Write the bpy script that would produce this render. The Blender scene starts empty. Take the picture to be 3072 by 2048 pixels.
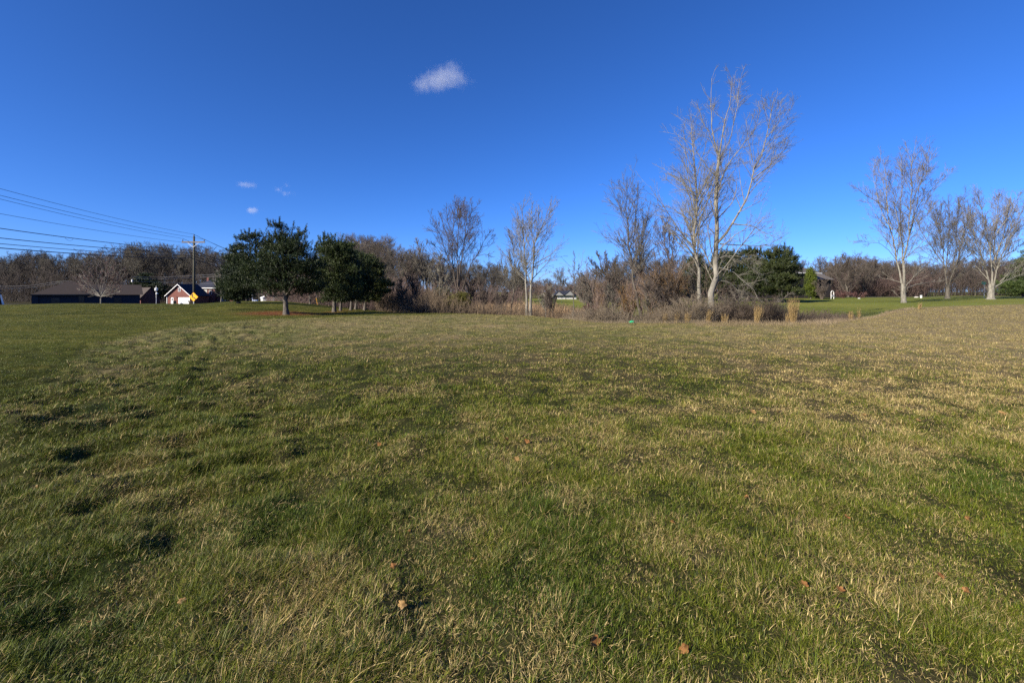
import bpy, math
import numpy as np
from math import radians, sin, cos, pi

rng = np.random.default_rng(11)
S = bpy.context.scene
COL = S.collection

# ------------------------------------------------------------------ camera
F, U0, VH, EYE = 1365.0, 1536.0, 875.0, 1.65      # 16 mm lens on full frame, horizon row, eye height
cam_d = bpy.data.cameras.new('camera')
cam = bpy.data.objects.new('camera', cam_d)
COL.objects.link(cam)
cam.location = (0, 0, EYE)
cam.rotation_euler = (radians(90), 0, 0)
cam_d.lens = 16.0
cam_d.sensor_width = 36.0
cam_d.shift_y = -149 / 3072
cam_d.clip_start = 0.05
cam_d.clip_end = 12000
S.camera = cam

# ------------------------------------------------------------------ light
SUN_AZ, SUN_EL = radians(38), radians(25)          # light travels +X, a little +Y
world = bpy.data.worlds.new('World')
S.world = world
world.use_nodes = True
wn = world.node_tree
wn.nodes.clear()
sky = wn.nodes.new('ShaderNodeTexSky')
sky.sky_type = 'NISHITA'
sky.sun_disc = False
sky.sun_elevation = SUN_EL
sky.sun_rotation = math.atan2(-cos(SUN_AZ), -sin(SUN_AZ))
sky.altitude = 300
sky.air_density = 0.7
sky.dust_density = 0.5
sky.ozone_density = 10.0
hs = wn.nodes.new('ShaderNodeHueSaturation')
hs.inputs['Saturation'].default_value = 1.06
gm = wn.nodes.new('ShaderNodeGamma'); gm.inputs['Gamma'].default_value = 1.0
bg = wn.nodes.new('ShaderNodeBackground')
bg.inputs['Strength'].default_value = 0.09
wo = wn.nodes.new('ShaderNodeOutputWorld')
wn.links.new(sky.outputs[0], hs.inputs['Color'])
tint = wn.nodes.new('ShaderNodeMix'); tint.data_type = 'RGBA'; tint.blend_type = 'MULTIPLY'
tint.inputs[0].default_value = 1.0; tint.inputs[7].default_value = (1.05, .92, 1.04, 1)
wn.links.new(hs.outputs[0], tint.inputs[6])
wn.links.new(tint.outputs[2], gm.inputs['Color'])
wn.links.new(gm.outputs[0], bg.inputs['Color'])
wn.links.new(bg.outputs[0], wo.inputs[0])

sd = bpy.data.lights.new('sun', 'SUN')
sd.energy = 4.9
sd.angle = radians(0.5)
sd.color = (1.0, 0.91, 0.76)
sun = bpy.data.objects.new('sun', sd)
COL.objects.link(sun)
sun.rotation_euler = (radians(90) - SUN_EL, 0, SUN_AZ - radians(90))

S.view_settings.view_transform = 'Standard'
S.view_settings.look = 'None'
S.view_settings.exposure = 1.06
S.view_settings.gamma = 1.0
S.render.engine = 'CYCLES'
S.cycles.max_bounces = 5
S.cycles.diffuse_bounces = 2
S.cycles.transparent_max_bounces = 8
S.cycles.volume_bounces = 1
S.cycles.use_denoising = False


# ------------------------------------------------------------------ helpers
def W(u, v, y):
    """world point seen at photo pixel (u, v) (3072 wide) at forward distance y"""
    return np.array([(u - U0) / F * y, y, EYE - (v - VH) / F * y])


def _h(ix, iy, s):
    n = (ix.astype(np.int64) * 374761393 + iy.astype(np.int64) * 668265263 + s * 974634777) & 0x7fffffff
    n = ((n ^ (n >> 13)) * 1274126177) & 0x7fffffff
    n = (n ^ (n >> 16)) & 0x7fffffff
    return n / 0x3fffffff - 1.0


def vn(x, y, s=0):
    x = np.asarray(x, float); y = np.asarray(y, float)
    ix = np.floor(x); iy = np.floor(y)
    fx = x - ix; fy = y - iy
    fx = fx * fx * (3 - 2 * fx); fy = fy * fy * (3 - 2 * fy)
    a = _h(ix, iy, s); b = _h(ix + 1, iy, s); c = _h(ix, iy + 1, s); d = _h(ix + 1, iy + 1, s)
    return (a * (1 - fx) + b * fx) * (1 - fy) + (c * (1 - fx) + d * fx) * fy


def fbm(x, y, s=0, o=4):
    t = 0; a = 0.5
    for k in range(o):
        t = t + a * vn(x * 2 ** k + 7.3 * k, y * 2 ** k - 3.1 * k, s + k)
        a *= 0.55
    return t


def sst(a, b, x):
    t = np.clip((x - a) / (b - a), 0, 1)
    return t * t * (3 - 2 * t)


# ---- terrain survey: height by bearing column (photo u) and distance
DD = np.array([0, 5, 10, 18, 24, 28, 34, 38, 42, 50, 60, 75, 95, 125, 160, 240, 500, 6000.])
TAB = {
    -400: [0, 0, 0, 0, .05, .08, .1, .13, .15, .2, -.1, -.5, -1.1, -1.8, -2.4, -2.4, -2, 0],
    0:    [0, 0, 0, 0, .05, .08, .1, .13, .15, .2, -.1, -.5, -1.1, -1.8, -2.4, -2.4, -2, 0],
    200:  [0, 0, 0, 0, .05, .08, .14, .2, .28, .42, .1, -.5, -1.3, -1.8, -2.4, -2.4, -2, 0],
    420:  [0, 0, 0, -.02, 0, .02, .08, .14, .2, .34, .1, -.5, -1.5, -2.0, -2.5, -2.4, -2, 0],
    600:  [0, 0, 0, -.02, -.04, -.04, .0, .06, .12, .26, .1, -.55, -1.6, -2.1, -2.5, -2.4, -2, 0],
    700:  [0, 0, 0, -.02, -.05, -.08, .05, .2, .32, .48, .45, .0, -1.0, -2.1, -2.5, -2.4, -2, 0],
    850:  [0, 0, 0, -.02, -.04, -.08, -.05, .1, .25, .42, .45, .0, -1.0, -1.8, -2.4, -2.4, -2, 0],
    960:  [0, 0, 0, 0, 0, -.03, -.12, -.15, -.1, .0, -.1, -.4, -1.0, -1.6, -2.0, -2.4, -2, 0],
    1100: [0, 0, 0, 0, 0, 0, -.05, -.12, -.2, -.4, -.8, -1.0, -1.0, -1.4, -1.8, -2.4, -2, 0],
    1350: [0, 0, 0, 0, 0, .02, .03, -.15, -.7, -1.3, -1.4, -1.2, -.9, -1.0, -1.6, -2.4, -2, 0],
    1600: [0, 0, 0, 0, .02, .04, -.1, -.7, -1.2, -1.6, -1.5, -.9, -.8, -.9, -1.4, -2.35, -2, 0],
    1720: [0, 0, 0, 0, .03, .0, -.8, -1.3, -1.5, -1.6, -1.4, -.8, -.75, -.9, -1.4, -2.35, -2, 0],
    1800: [0, 0, 0, 0, .02, -.4, -1.3, -1.5, -1.5, -1.4, -1.2, -.7, -.6, -.8, -1.3, -2.3, -2, 0],
    2100: [0, 0, 0, 0, .0, -.5, -1.3, -1.2, -.9, -.3, 0, .2, .33, .2, -.3, -1.0, -2, 0],
    2450: [0, 0, 0, 0, .0, -.35, -1.0, -.8, -.5, -.25, .0, .2, .4, .3, .1, -.3, -1, 0],
    2560: [0, 0, 0, 0, .05, -.05, -.5, -.5, -.3, -.1, .05, .2, .38, .4, .15, -.2, -1, 0],
    2700: [0, 0, 0, 0, .05, .06, .08, .08, .02, .08, .2, .3, .36, .38, .15, -.2, -1, 0],
    2850: [0, 0, 0, 0, .05, .08, .12, .15, .18, .2, .28, .35, .45, .42, .2, -.2, -1, 0],
    3072: [0, 0, 0, 0, .05, .1, .18, .24, .28, .3, .36, .42, .55, .45, .25, -.2, -1, 0],
    3500: [0, 0, 0, 0, .05, .1, .18, .24, .28, .3, .36, .42, .55, .45, .25, -.2, -1, 0],
}
_us = np.array(sorted(TAB)); _tz = np.array([TAB[k] for k in _us], float)
GU = np.linspace(-400, 3500, 391)
GL = np.linspace(0, np.log1p(6000), 420)
GY = np.expm1(GL)
_m = np.array([np.interp(GY, DD, r) for r in _tz])
GZ = np.array([np.interp(GU, _us, _m[:, j]) for j in range(len(GY))]).T


def _blur(a, ax, n):
    k = np.hanning(n + 2)[1:-1]; k /= k.sum(); p = n // 2
    pad = [(0, 0), (0, 0)]; pad[ax] = (p, p)
    a = np.pad(a, pad, mode='edge')
    return np.apply_along_axis(lambda r: np.convolve(r, k, 'valid'), ax, a)


GZ = _blur(_blur(GZ, 0, 9), 1, 9)


def bearing(x, y):
    return U0 + F * x / np.maximum(y, 1.0)


def mown_left(x, y):
    xb = np.interp(y, [0, 6.9, 16.7, 24, 28, 31, 33], [-3.0, -8.0, -14.2, -16.5, -15.5, -11, -4])
    a = sst(-.6, .6, xb - x + 0.5 * vn(x * .7, y * .7, 5))
    yb = np.interp(x, [-40, -11, -4, 1], [31, 31, 33.5, 60])
    b = sst(-.6, .6, y - yb)
    return np.maximum(a * (y > 2), b)


def edge_y(u):
    """distance of the far edge of the rough field along each bearing"""
    return np.interp(u, [-400, 1050, 1300, 1600, 1700, 1780, 2100, 2480, 2560, 2640, 2720, 3072, 3500],
                     [60, 60, 37, 35, 29.5, 25.8, 24.6, 24.8, 28, 34, 42, 47, 52])


def smooth_z(x, y):
    x = np.asarray(x, float); y = np.asarray(y, float)
    u = np.clip(bearing(x, y), -400, 3500)
    l = np.log1p(np.clip(y, 0, 5999))
    fu = (u + 400) / 10.0; fl = l / (GL[1])
    iu = np.clip(fu.astype(int), 0, 389); il = np.clip(fl.astype(int), 0, 418)
    fu = fu - iu; fl = fl - il
    z = (GZ[iu, il] * (1 - fu) * (1 - fl) + GZ[iu + 1, il] * fu * (1 - fl)
         + GZ[iu, il + 1] * (1 - fu) * fl + GZ[iu + 1, il + 1] * fu * fl)
    return z * sst(0, 3, y)


def tuss(x, y):
    """tussock strength 0..1: strongest along the unmown band at the left"""
    xb = np.interp(y, [0, 6.9, 16.7, 24, 28], [-3.5, -8.0, -14.2, -16.5, -15.5])
    d = (x - xb)
    band = np.exp(-((d - 2.2) / 3.0) ** 2) * (y > 1) * sst(30, 20, y)
    return np.clip(.32 + band, 0, 1.25) * (1 - .35 * mown_left(x, y))


def ground_z(x, y):
    x = np.asarray(x, float); y = np.asarray(y, float)
    z = smooth_z(x, y)
    r = np.hypot(x, y)
    t = tuss(x, y) * sst(70, 30, r) * (.6 + .4 * sst(2.5, 6, r))
    n = fbm(x * 1.1 + 3, y * 1.1, 21, 3)
    z = z + t * (0.055 * np.clip(n, -.25, 1) + 0.045 * np.clip(vn(x * 2.6, y * 2.6, 31), -.25, 1) + .045 * vn(x * 4.4, y * 4.4, 35))
    z = z + 0.05 * fbm(x * .22, y * .22, 40, 2) * sst(4, 9, r) * sst(60, 30, r)
    return z


def gz(x, y):
    return float(ground_z(np.array([x]), np.array([y]))[0])


def on(u, y):
    x = (u - U0) / F * y
    return np.array([x, y, gz(x, y)])


GREEN = np.array([.060, .070, .010]); LUSH = np.array([.045, .075, .014]); TAN = np.array([.25, .195, .10])
FGREEN = np.array([.088, .108, .028]); LAWN = np.array([.165, .185, .036])


def tan_amount(x, y):
    u = bearing(x, y)
    r = np.hypot(x, y)
    base = .34 + .30 * sst(1700, 2500, u) * sst(5, 11, r) + .13 * sst(9, 22, r) - .14 * sst(1500, 300, u)
    base = base + .18 * sst(2300, 2700, u) * sst(14, 26, r) + .13 * sst(5, 13, r) * sst(500, 1300, u)
    n = fbm(x * .55 + 1, y * .55, 51, 3) * .34 + fbm(x * 1.9, y * 1.9, 61, 3) * .62
    return np.clip(base + n, 0, 1)


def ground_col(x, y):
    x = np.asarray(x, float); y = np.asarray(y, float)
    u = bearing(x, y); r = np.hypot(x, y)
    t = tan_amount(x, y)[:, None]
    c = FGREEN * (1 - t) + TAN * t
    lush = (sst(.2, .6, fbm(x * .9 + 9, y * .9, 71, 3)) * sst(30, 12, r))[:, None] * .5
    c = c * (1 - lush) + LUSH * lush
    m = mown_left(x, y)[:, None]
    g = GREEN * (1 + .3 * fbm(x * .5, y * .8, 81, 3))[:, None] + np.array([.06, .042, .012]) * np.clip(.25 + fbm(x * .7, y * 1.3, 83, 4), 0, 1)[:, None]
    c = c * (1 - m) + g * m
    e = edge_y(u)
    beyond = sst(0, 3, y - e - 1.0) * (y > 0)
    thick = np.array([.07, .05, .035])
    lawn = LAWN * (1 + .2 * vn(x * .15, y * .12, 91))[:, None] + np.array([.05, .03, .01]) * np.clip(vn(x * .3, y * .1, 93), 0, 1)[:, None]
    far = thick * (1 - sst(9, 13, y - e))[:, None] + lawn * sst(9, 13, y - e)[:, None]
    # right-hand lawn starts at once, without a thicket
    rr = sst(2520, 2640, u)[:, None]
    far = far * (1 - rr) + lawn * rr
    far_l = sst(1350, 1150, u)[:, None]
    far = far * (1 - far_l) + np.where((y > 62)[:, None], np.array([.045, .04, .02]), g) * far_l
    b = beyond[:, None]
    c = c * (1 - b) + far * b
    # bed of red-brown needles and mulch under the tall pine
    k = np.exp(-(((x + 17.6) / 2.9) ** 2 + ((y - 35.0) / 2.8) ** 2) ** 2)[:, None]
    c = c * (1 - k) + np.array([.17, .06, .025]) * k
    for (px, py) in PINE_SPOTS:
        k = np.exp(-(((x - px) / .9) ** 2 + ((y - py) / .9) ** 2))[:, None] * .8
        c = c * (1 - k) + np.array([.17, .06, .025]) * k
    near = .85 * (1 - .7 * sst(22, 7, r) * (y > 0))[:, None]      # soil and thatch tone, with painted shade between blades darkening it near the camera
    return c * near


PINE_SPOTS = [((1003 - U0) / F * 40, 40), ((1022 - U0) / F * 43, 43), ((1053 - U0) / F * 46, 46)]


# ------------------------------------------------------------------ object plumbing
def props(o, label=None, cat=None, group=None, kind=None):
    if label: o['label'] = label
    if cat: o['category'] = cat
    if group: o['group'] = group
    if kind: o['kind'] = kind
    return o


def thing(name, label, cat, loc=(0, 0, 0), rz=0.0, group=None):
    o = bpy.data.objects.new(name, None)
    COL.objects.link(o)
    o.location = tuple(float(a) for a in loc)
    o.rotation_euler = (0, 0, rz)
    o.empty_display_size = .3
    return props(o, label, cat, group)


def np_mesh(name, V, blocks, cols=None, smooth=True):
    """V (n,3); blocks: list of int arrays (k, sides) with an optional material index"""
    me = bpy.data.meshes.new(name)
    V = np.ascontiguousarray(V, dtype=np.float32)
    me.vertices.add(len(V)); me.vertices.foreach_set('co', V.ravel())
    idx = []; st = []; tot = []; mi = []; off = 0
    for b in blocks:
        f, m = b if isinstance(b, tuple) else (b, 0)
        f = np.asarray(f, dtype=np.int32)
        if not len(f): continue
        n, k = f.shape
        idx.append(f.ravel()); st.append(off + np.arange(n) * k); tot.append(np.full(n, k)); mi.append(np.full(n, m))
        off += n * k
    me.loops.add(off); me.loops.foreach_set('vertex_index', np.concatenate(idx).astype(np.int32))
    st = np.concatenate(st).astype(np.int32)
    me.polygons.add(len(st)); me.polygons.foreach_set('loop_start', st)
    me.polygons.foreach_set('material_index', np.concatenate(mi).astype(np.int32))
    me.polygons.foreach_set('use_smooth', np.full(len(st), smooth))
    if cols is not None:
        ca = me.color_attributes.new('Col', 'FLOAT_COLOR', 'POINT')
        c4 = np.ones((len(V), 4), np.float32); c4[:, :3] = cols
        ca.data.foreach_set('color', c4.ravel())
    me.update(calc_edges=True)
    return me


def link(name, me, mats, parent=None, loc=None):
    for m in (mats if isinstance(mats, (list, tuple)) else [mats]):
        me.materials.append(m)
    o = bpy.data.objects.new(name, me)
    COL.objects.link(o)
    if parent is not None: o.parent = parent
    if loc is not None: o.location = tuple(float(a) for a in loc)
    return o


class MB:
    """collects simple shapes into one mesh"""
    def __init__(s): s.v = []; s.f = []

    def poly(s, pts):
        b = len(s.v); s.v += [tuple(map(float, p)) for p in pts]; s.f.append(list(range(b, b + len(pts))))
        return s

    def box(s, x0, x1, y0, y1, z0, z1):
        b = len(s.v)
        s.v += [(x0, y0, z0), (x1, y0, z0), (x1, y1, z0), (x0, y1, z0), (x0, y0, z1), (x1, y0, z1), (x1, y1, z1), (x0, y1, z1)]
        for q in ((0, 3, 2, 1), (4, 5, 6, 7), (0, 1, 5, 4), (1, 2, 6, 5), (2, 3, 7, 6), (3, 0, 4, 7)):
            s.f.append([b + i for i in q])
        return s

    def prism(s, pts, d):
        """planar polygon pts (3d) extruded along vector d"""
        b = len(s.v); n = len(pts)
        s.v += [tuple(map(float, p)) for p in pts] + [tuple(float(p[i] + d[i]) for i in range(3)) for p in pts]
        s.f.append([b + i for i in range(n)][::-1]); s.f.append([b + n + i for i in range(n)])
        for i in range(n):
            j = (i + 1) % n
            s.f.append([b + i, b + j, b + n + j, b + n + i])
        return s

    def tube(s, pts, rad, k=8):
        pts = [np.array(p, float) for p in pts]
        if not isinstance(rad, (list, tuple)): rad = [rad] * len(pts)
        b = len(s.v)
        for i, p in enumerate(pts):
            t = pts[min(i + 1, len(pts) - 1)] - pts[max(i - 1, 0)]; t /= np.linalg.norm(t) + 1e-9
            a = np.cross(t, (0, 1, 0) if abs(t[1]) < .8 else (1, 0, 0)); a /= np.linalg.norm(a); c = np.cross(t, a)
            for q in range(k):
                w = 2 * pi * q / k
                s.v.append(tuple(p + rad[i] * (a * cos(w) + c * sin(w))))
        for i in range(len(pts) - 1):
            for q in range(k):
                r = (q + 1) % k
                s.f.append([b + i * k + q, b + i * k + r, b + (i + 1) * k + r, b + (i + 1) * k + q])
        s.f.append([b + q for q in range(k)][::-1]); s.f.append([b + (len(pts) - 1) * k + q for q in range(k)])
        return s

    def build(s, name, mat, parent=None, smooth=False, loc=None):
        me = bpy.data.meshes.new(name)
        me.from_pydata(s.v, [], s.f)
        if smooth:
            me.polygons.foreach_set('use_smooth', [len(f) == 4 for f in s.f])
        me.update()
        return link(name, me, mat, parent, loc)


# ------------------------------------------------------------------ materials
def mat(name, c1, c2=None, scale=4.0, rough=.85, bump=0.0, spec=.3, stretch=(1, 1, 1), detail=5, attr=None, trans=0.0, amp=(.75, 1.25), coord='Object', bscale=None):
    m = bpy.data.materials.new(name)
    m.use_nodes = True
    nt = m.node_tree; N = nt.nodes; L = nt.links
    N.clear()
    out = N.new('ShaderNodeOutputMaterial')
    p = N.new('ShaderNodeBsdfPrincipled')
    p.inputs['Roughness'].default_value = rough
    p.inputs['Specular IOR Level'].default_value = spec
    tc = N.new('ShaderNodeTexCoord'); mp = N.new('ShaderNodeMapping')
    mp.inputs['Scale'].default_value = stretch
    L.new(tc.outputs[coord], mp.inputs[0])
    nz = N.new('ShaderNodeTexNoise'); nz.inputs['Scale'].default_value = scale; nz.inputs['Detail'].default_value = detail
    nz.inputs['Roughness'].default_value = .65
    L.new(mp.outputs[0], nz.inputs['Vector'])
    rp = N.new('ShaderNodeValToRGB')
    rp.color_ramp.elements[0].position = .32; rp.color_ramp.elements[1].position = .68
    L.new(nz.outputs['Fac'], rp.inputs[0])
    if attr:
        rp.color_ramp.elements[0].color = (amp[0],) * 3 + (1,)
        rp.color_ramp.elements[1].color = (amp[1],) * 3 + (1,)
        at = N.new('ShaderNodeAttribute'); at.attribute_name = attr
        mx = N.new('ShaderNodeMix'); mx.data_type = 'RGBA'; mx.blend_type = 'MULTIPLY'; mx.inputs[0].default_value = 1.0
        L.new(at.outputs['Color'], mx.inputs[6]); L.new(rp.outputs[0], mx.inputs[7])
        colout = mx.outputs[2]
    else:
        rp.color_ramp.elements[0].color = tuple(c1) + (1,)
        rp.color_ramp.elements[1].color = tuple(c2 if c2 is not None else c1) + (1,)
        colout = rp.outputs[0]
    L.new(colout, p.inputs['Base Color'])
    if bump:
        b = N.new('ShaderNodeBump'); b.inputs['Strength'].default_value = 1.0; b.inputs['Distance'].default_value = bump
        if bscale:
            n2 = N.new('ShaderNodeTexNoise'); n2.inputs['Scale'].default_value = bscale; n2.inputs['Detail'].default_value = 6
            L.new(mp.outputs[0], n2.inputs['Vector']); L.new(n2.outputs['Fac'], b.inputs['Height'])
        else:
            L.new(nz.outputs['Fac'], b.inputs['Height'])
        L.new(b.outputs[0], p.inputs['Normal'])
    if trans:
        tr = N.new('ShaderNodeBsdfTranslucent'); L.new(colout, tr.inputs[0])
        ms = N.new('ShaderNodeMixShader'); ms.inputs[0].default_value = trans
        L.new(p.outputs[0], ms.inputs[1]); L.new(tr.outputs[0], ms.inputs[2]); L.new(ms.outputs[0], out.inputs[0])
    else:
        L.new(p.outputs[0], out.inputs[0])
    return m


def brick_mat(name, c1, c2, mortar, scale=1.0):
    m = mat(name, c1, c2, 3.0, .9)
    nt = m.node_tree; N = nt.nodes; L = nt.links
    p = [n for n in N if n.type == 'BSDF_PRINCIPLED'][0]
    tc = [n for n in N if n.type == 'TEX_COORD'][0]
    sx = N.new('ShaderNodeSeparateXYZ'); L.new(tc.outputs['Object'], sx.inputs[0])
    ad = N.new('ShaderNodeMath'); L.new(sx.outputs[0], ad.inputs[0]); L.new(sx.outputs[1], ad.inputs[1])
    cb = N.new('ShaderNodeCombineXYZ'); L.new(ad.outputs[0], cb.inputs[0]); L.new(sx.outputs[2], cb.inputs[1])
    b = N.new('ShaderNodeTexBrick'); L.new(cb.outputs[0], b.inputs['Vector'])
    b.inputs['Color1'].default_value = tuple(c1) + (1,); b.inputs['Color2'].default_value = tuple(c2) + (1,)
    b.inputs['Mortar'].default_value = tuple(mortar) + (1,)
    b.inputs['Scale'].default_value = 1.0; b.inputs['Brick Width'].default_value = .22 * scale; b.inputs['Row Height'].default_value = .075 * scale
    b.inputs['Mortar Size'].default_value = .008 * scale
    L.new(b.outputs['Color'], p.inputs['Base Color'])
    return m


def siding_mat(name, c, dark, pitch=.2):
    """lapped boards or shingle courses: dark line once per pitch in height"""
    m = mat(name, [a * .9 for a in c], [a * 1.1 for a in c], 2.5, .8)
    nt = m.node_tree; N = nt.nodes; L = nt.links
    p = [n for n in N if n.type == 'BSDF_PRINCIPLED'][0]; tc = [n for n in N if n.type == 'TEX_COORD'][0]
    rp = [n for n in N if n.type == 'VALTORGB'][0]
    sx = N.new('ShaderNodeSeparateXYZ'); L.new(tc.outputs['Object'], sx.inputs[0])
    a = N.new('ShaderNodeMath'); a.operation = 'DIVIDE'; a.inputs[1].default_value = pitch; L.new(sx.outputs[2], a.inputs[0])
    f = N.new('ShaderNodeMath'); f.operation = 'FRACT'; L.new(a.outputs[0], f.inputs[0])
    g = N.new('ShaderNodeMath'); g.operation = 'LESS_THAN'; g.inputs[1].default_value = .15; L.new(f.outputs[0], g.inputs[0])
    mx = N.new('ShaderNodeMix'); mx.data_type = 'RGBA'; L.new(g.outputs[0], mx.inputs[0]); L.new(rp.outputs[0], mx.inputs[6])
    mx.inputs[7].default_value = tuple(dark) + (1,)
    L.new(mx.outputs[2], p.inputs['Base Color'])
    return m


M = {}
M['ground'] = mat('ground_turf', None, scale=2.2, rough=1, bump=.02, attr='Col', amp=(.62, 1.3), spec=.05, detail=9, bscale=14)
M['blade'] = mat('grass_blade', None, scale=18, rough=.5, attr='Col', amp=(.7, 1.3), spec=.2, trans=.12, detail=2)
M['bark_pale'] = mat('pale_grey_bark', (.085, .078, .064), (.25, .232, .19), 5, .9, .03, stretch=(1, 1, .35))
M['bark_dark'] = mat('dark_bark', (.035, .028, .022), (.10, .08, .065), 9, .95, .03, stretch=(1, 1, .3))
M['bark_mid'] = mat('grey_brown_bark', (.045, .039, .031), (.13, .115, .092), 8, .9, .03, stretch=(1, 1, .3))
M['bark_pine'] = mat('pine_bark', (.04, .034, .027), (.15, .13, .11), 14, .95, .04, stretch=(1, 1, .4))
M['twig_tan'] = mat('tan_twigs', (.115, .107, .078), (.225, .208, .16), 2, .8)
M['twig_grey'] = mat('grey_twigs', (.085, .076, .058), (.155, .14, .11), 1.5, .85)
M['twig_dark'] = mat('dark_twigs', (.06, .045, .038), (.13, .10, .085), 1.5, .85)
M['twig_red'] = mat('reddish_twigs', (.09, .064, .052), (.165, .138, .112), 1.0, .8)
M['twig_maroon'] = mat('maroon_twigs', (.075, .028, .028), (.15, .085, .075), 1.0, .8)
M['twig_orange'] = mat('orange_brown_twigs', (.14, .08, .03), (.23, .145, .065), 1.0, .8)
M['twig_brown'] = mat('brown_twigs', (.075, .058, .047), (.135, .11, .09), 1.0, .85)
M['twig_wood'] = mat('woodland_twigs', (.042, .036, .032), (.095, .084, .074), .3, .9)
M['brush'] = mat('brush_stems', None, scale=1.0, rough=.85, attr='Col', amp=(.7, 1.3), spec=.2)
M['needles'] = mat('pine_needles', None, scale=1.0, rough=.5, attr='Col', amp=(.75, 1.25), spec=.3, trans=.1)
M['white'] = mat('white_paint', (.74, .74, .72), (.82, .82, .80), 3, .5)
M['dark'] = mat('dark_glass', (.012, .014, .018), (.03, .033, .04), 2, .15, spec=.5)
M['brick'] = brick_mat('red_brick', (.115, .03, .022), (.17, .05, .036), (.18, .12, .10))
M['brick_dark'] = brick_mat('shade_dark_red_brick', (.10, .028, .026), (.16, .05, .042), (.16, .11, .10))  # red brick toned down, with shade on the house walls put into its colour
M['roof_navy'] = siding_mat('slate_blue_shingles', (.022, .025, .04), (.012, .013, .022), .14)
M['roof_brown'] = siding_mat('brown_shingles', (.058, .044, .036), (.034, .026, .022), .14)
M['roof_taupe'] = siding_mat('taupe_shingles', (.12, .105, .092), (.075, .065, .057), .14)
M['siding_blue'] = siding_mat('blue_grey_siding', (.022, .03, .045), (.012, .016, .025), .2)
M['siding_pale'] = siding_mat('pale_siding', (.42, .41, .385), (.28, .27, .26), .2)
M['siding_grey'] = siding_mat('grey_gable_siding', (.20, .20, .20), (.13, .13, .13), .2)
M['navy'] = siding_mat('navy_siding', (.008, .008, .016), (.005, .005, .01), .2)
M['wood_pole'] = mat('weathered_pole_wood', (.032, .033, .022), (.10, .095, .07), 6, .9, .01, stretch=(3, 3, .3))
M['wood_arm'] = mat('weathered_crossarm_wood', (.11, .095, .08), (.20, .175, .15), 6, .9, stretch=(.5, 3, 3))
M['metal'] = mat('galvanised_steel', (.32, .33, .33), (.48, .49, .49), 6, .45, spec=.5)
M['insul'] = mat('dark_porcelain', (.025, .018, .016), (.05, .035, .03), 4, .25, spec=.5)
M['wire'] = mat('black_cable', (.012, .012, .014), (.03, .03, .034), 2, .6)
M['wire_light'] = mat('bare_aluminium_cable', (.30, .29, .27), (.42, .41, .38), 2, .5)
M['sign_yellow'] = mat('sign_yellow', (.80, .36, .006), (.88, .42, .01), 3, .45)
M['sign_black'] = mat('sign_black', (.012, .012, .012), (.02, .02, .02), 3, .5)
M['green_sign'] = mat('sign_green', (.02, .20, .13), (.03, .25, .17), 3, .5)
M['green_bag'] = mat('green_plastic', (.02, .38, .16), (.04, .52, .24), 6, .4, trans=.2)
M['concrete'] = mat('pale_concrete', (.34, .32, .29), (.48, .46, .42), 2, .9)
M['asphalt'] = mat('grey_asphalt', (.10, .10, .105), (.17, .17, .175), 1.5, .9)
M['leaf'] = mat('dry_leaf', (.14, .058, .016), (.30, .14, .042), 25, .7, trans=.15)
M['leaf_pale'] = mat('pale_dry_leaf', (.20, .115, .035), (.34, .21, .08), 25, .7, trans=.15)
M['stone'] = mat('pale_stone', (.34, .32, .29), (.5, .48, .44), 3, .9, .03)


# ------------------------------------------------------------------ ground sheet
def make_ground():
    ang = np.concatenate([np.radians(np.linspace(30, 150, 1000)), np.radians(np.linspace(150, 390, 120))[1:-1]])
    r = np.concatenate([[.02], np.exp(np.linspace(np.log(.4), np.log(45), 430)), np.exp(np.linspace(np.log(45.5), np.log(6000), 130))])
    A, R = np.meshgrid(ang, r)
    x = (R * np.cos(A)).ravel(); y = (R * np.sin(A)).ravel()
    z = ground_z(x, y)
    na = len(ang); nr = len(r)
    i = np.arange(nr - 1)[:, None] * na; j = np.arange(na)[None, :]; j2 = (j + 1) % na
    q = np.stack([i + j, i + na + j, i + na + j2, i + j2], -1).reshape(-1, 4)[:, ::-1]
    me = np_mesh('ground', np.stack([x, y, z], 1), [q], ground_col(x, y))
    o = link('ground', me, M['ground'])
    props(o, kind='structure')


make_ground()


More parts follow.
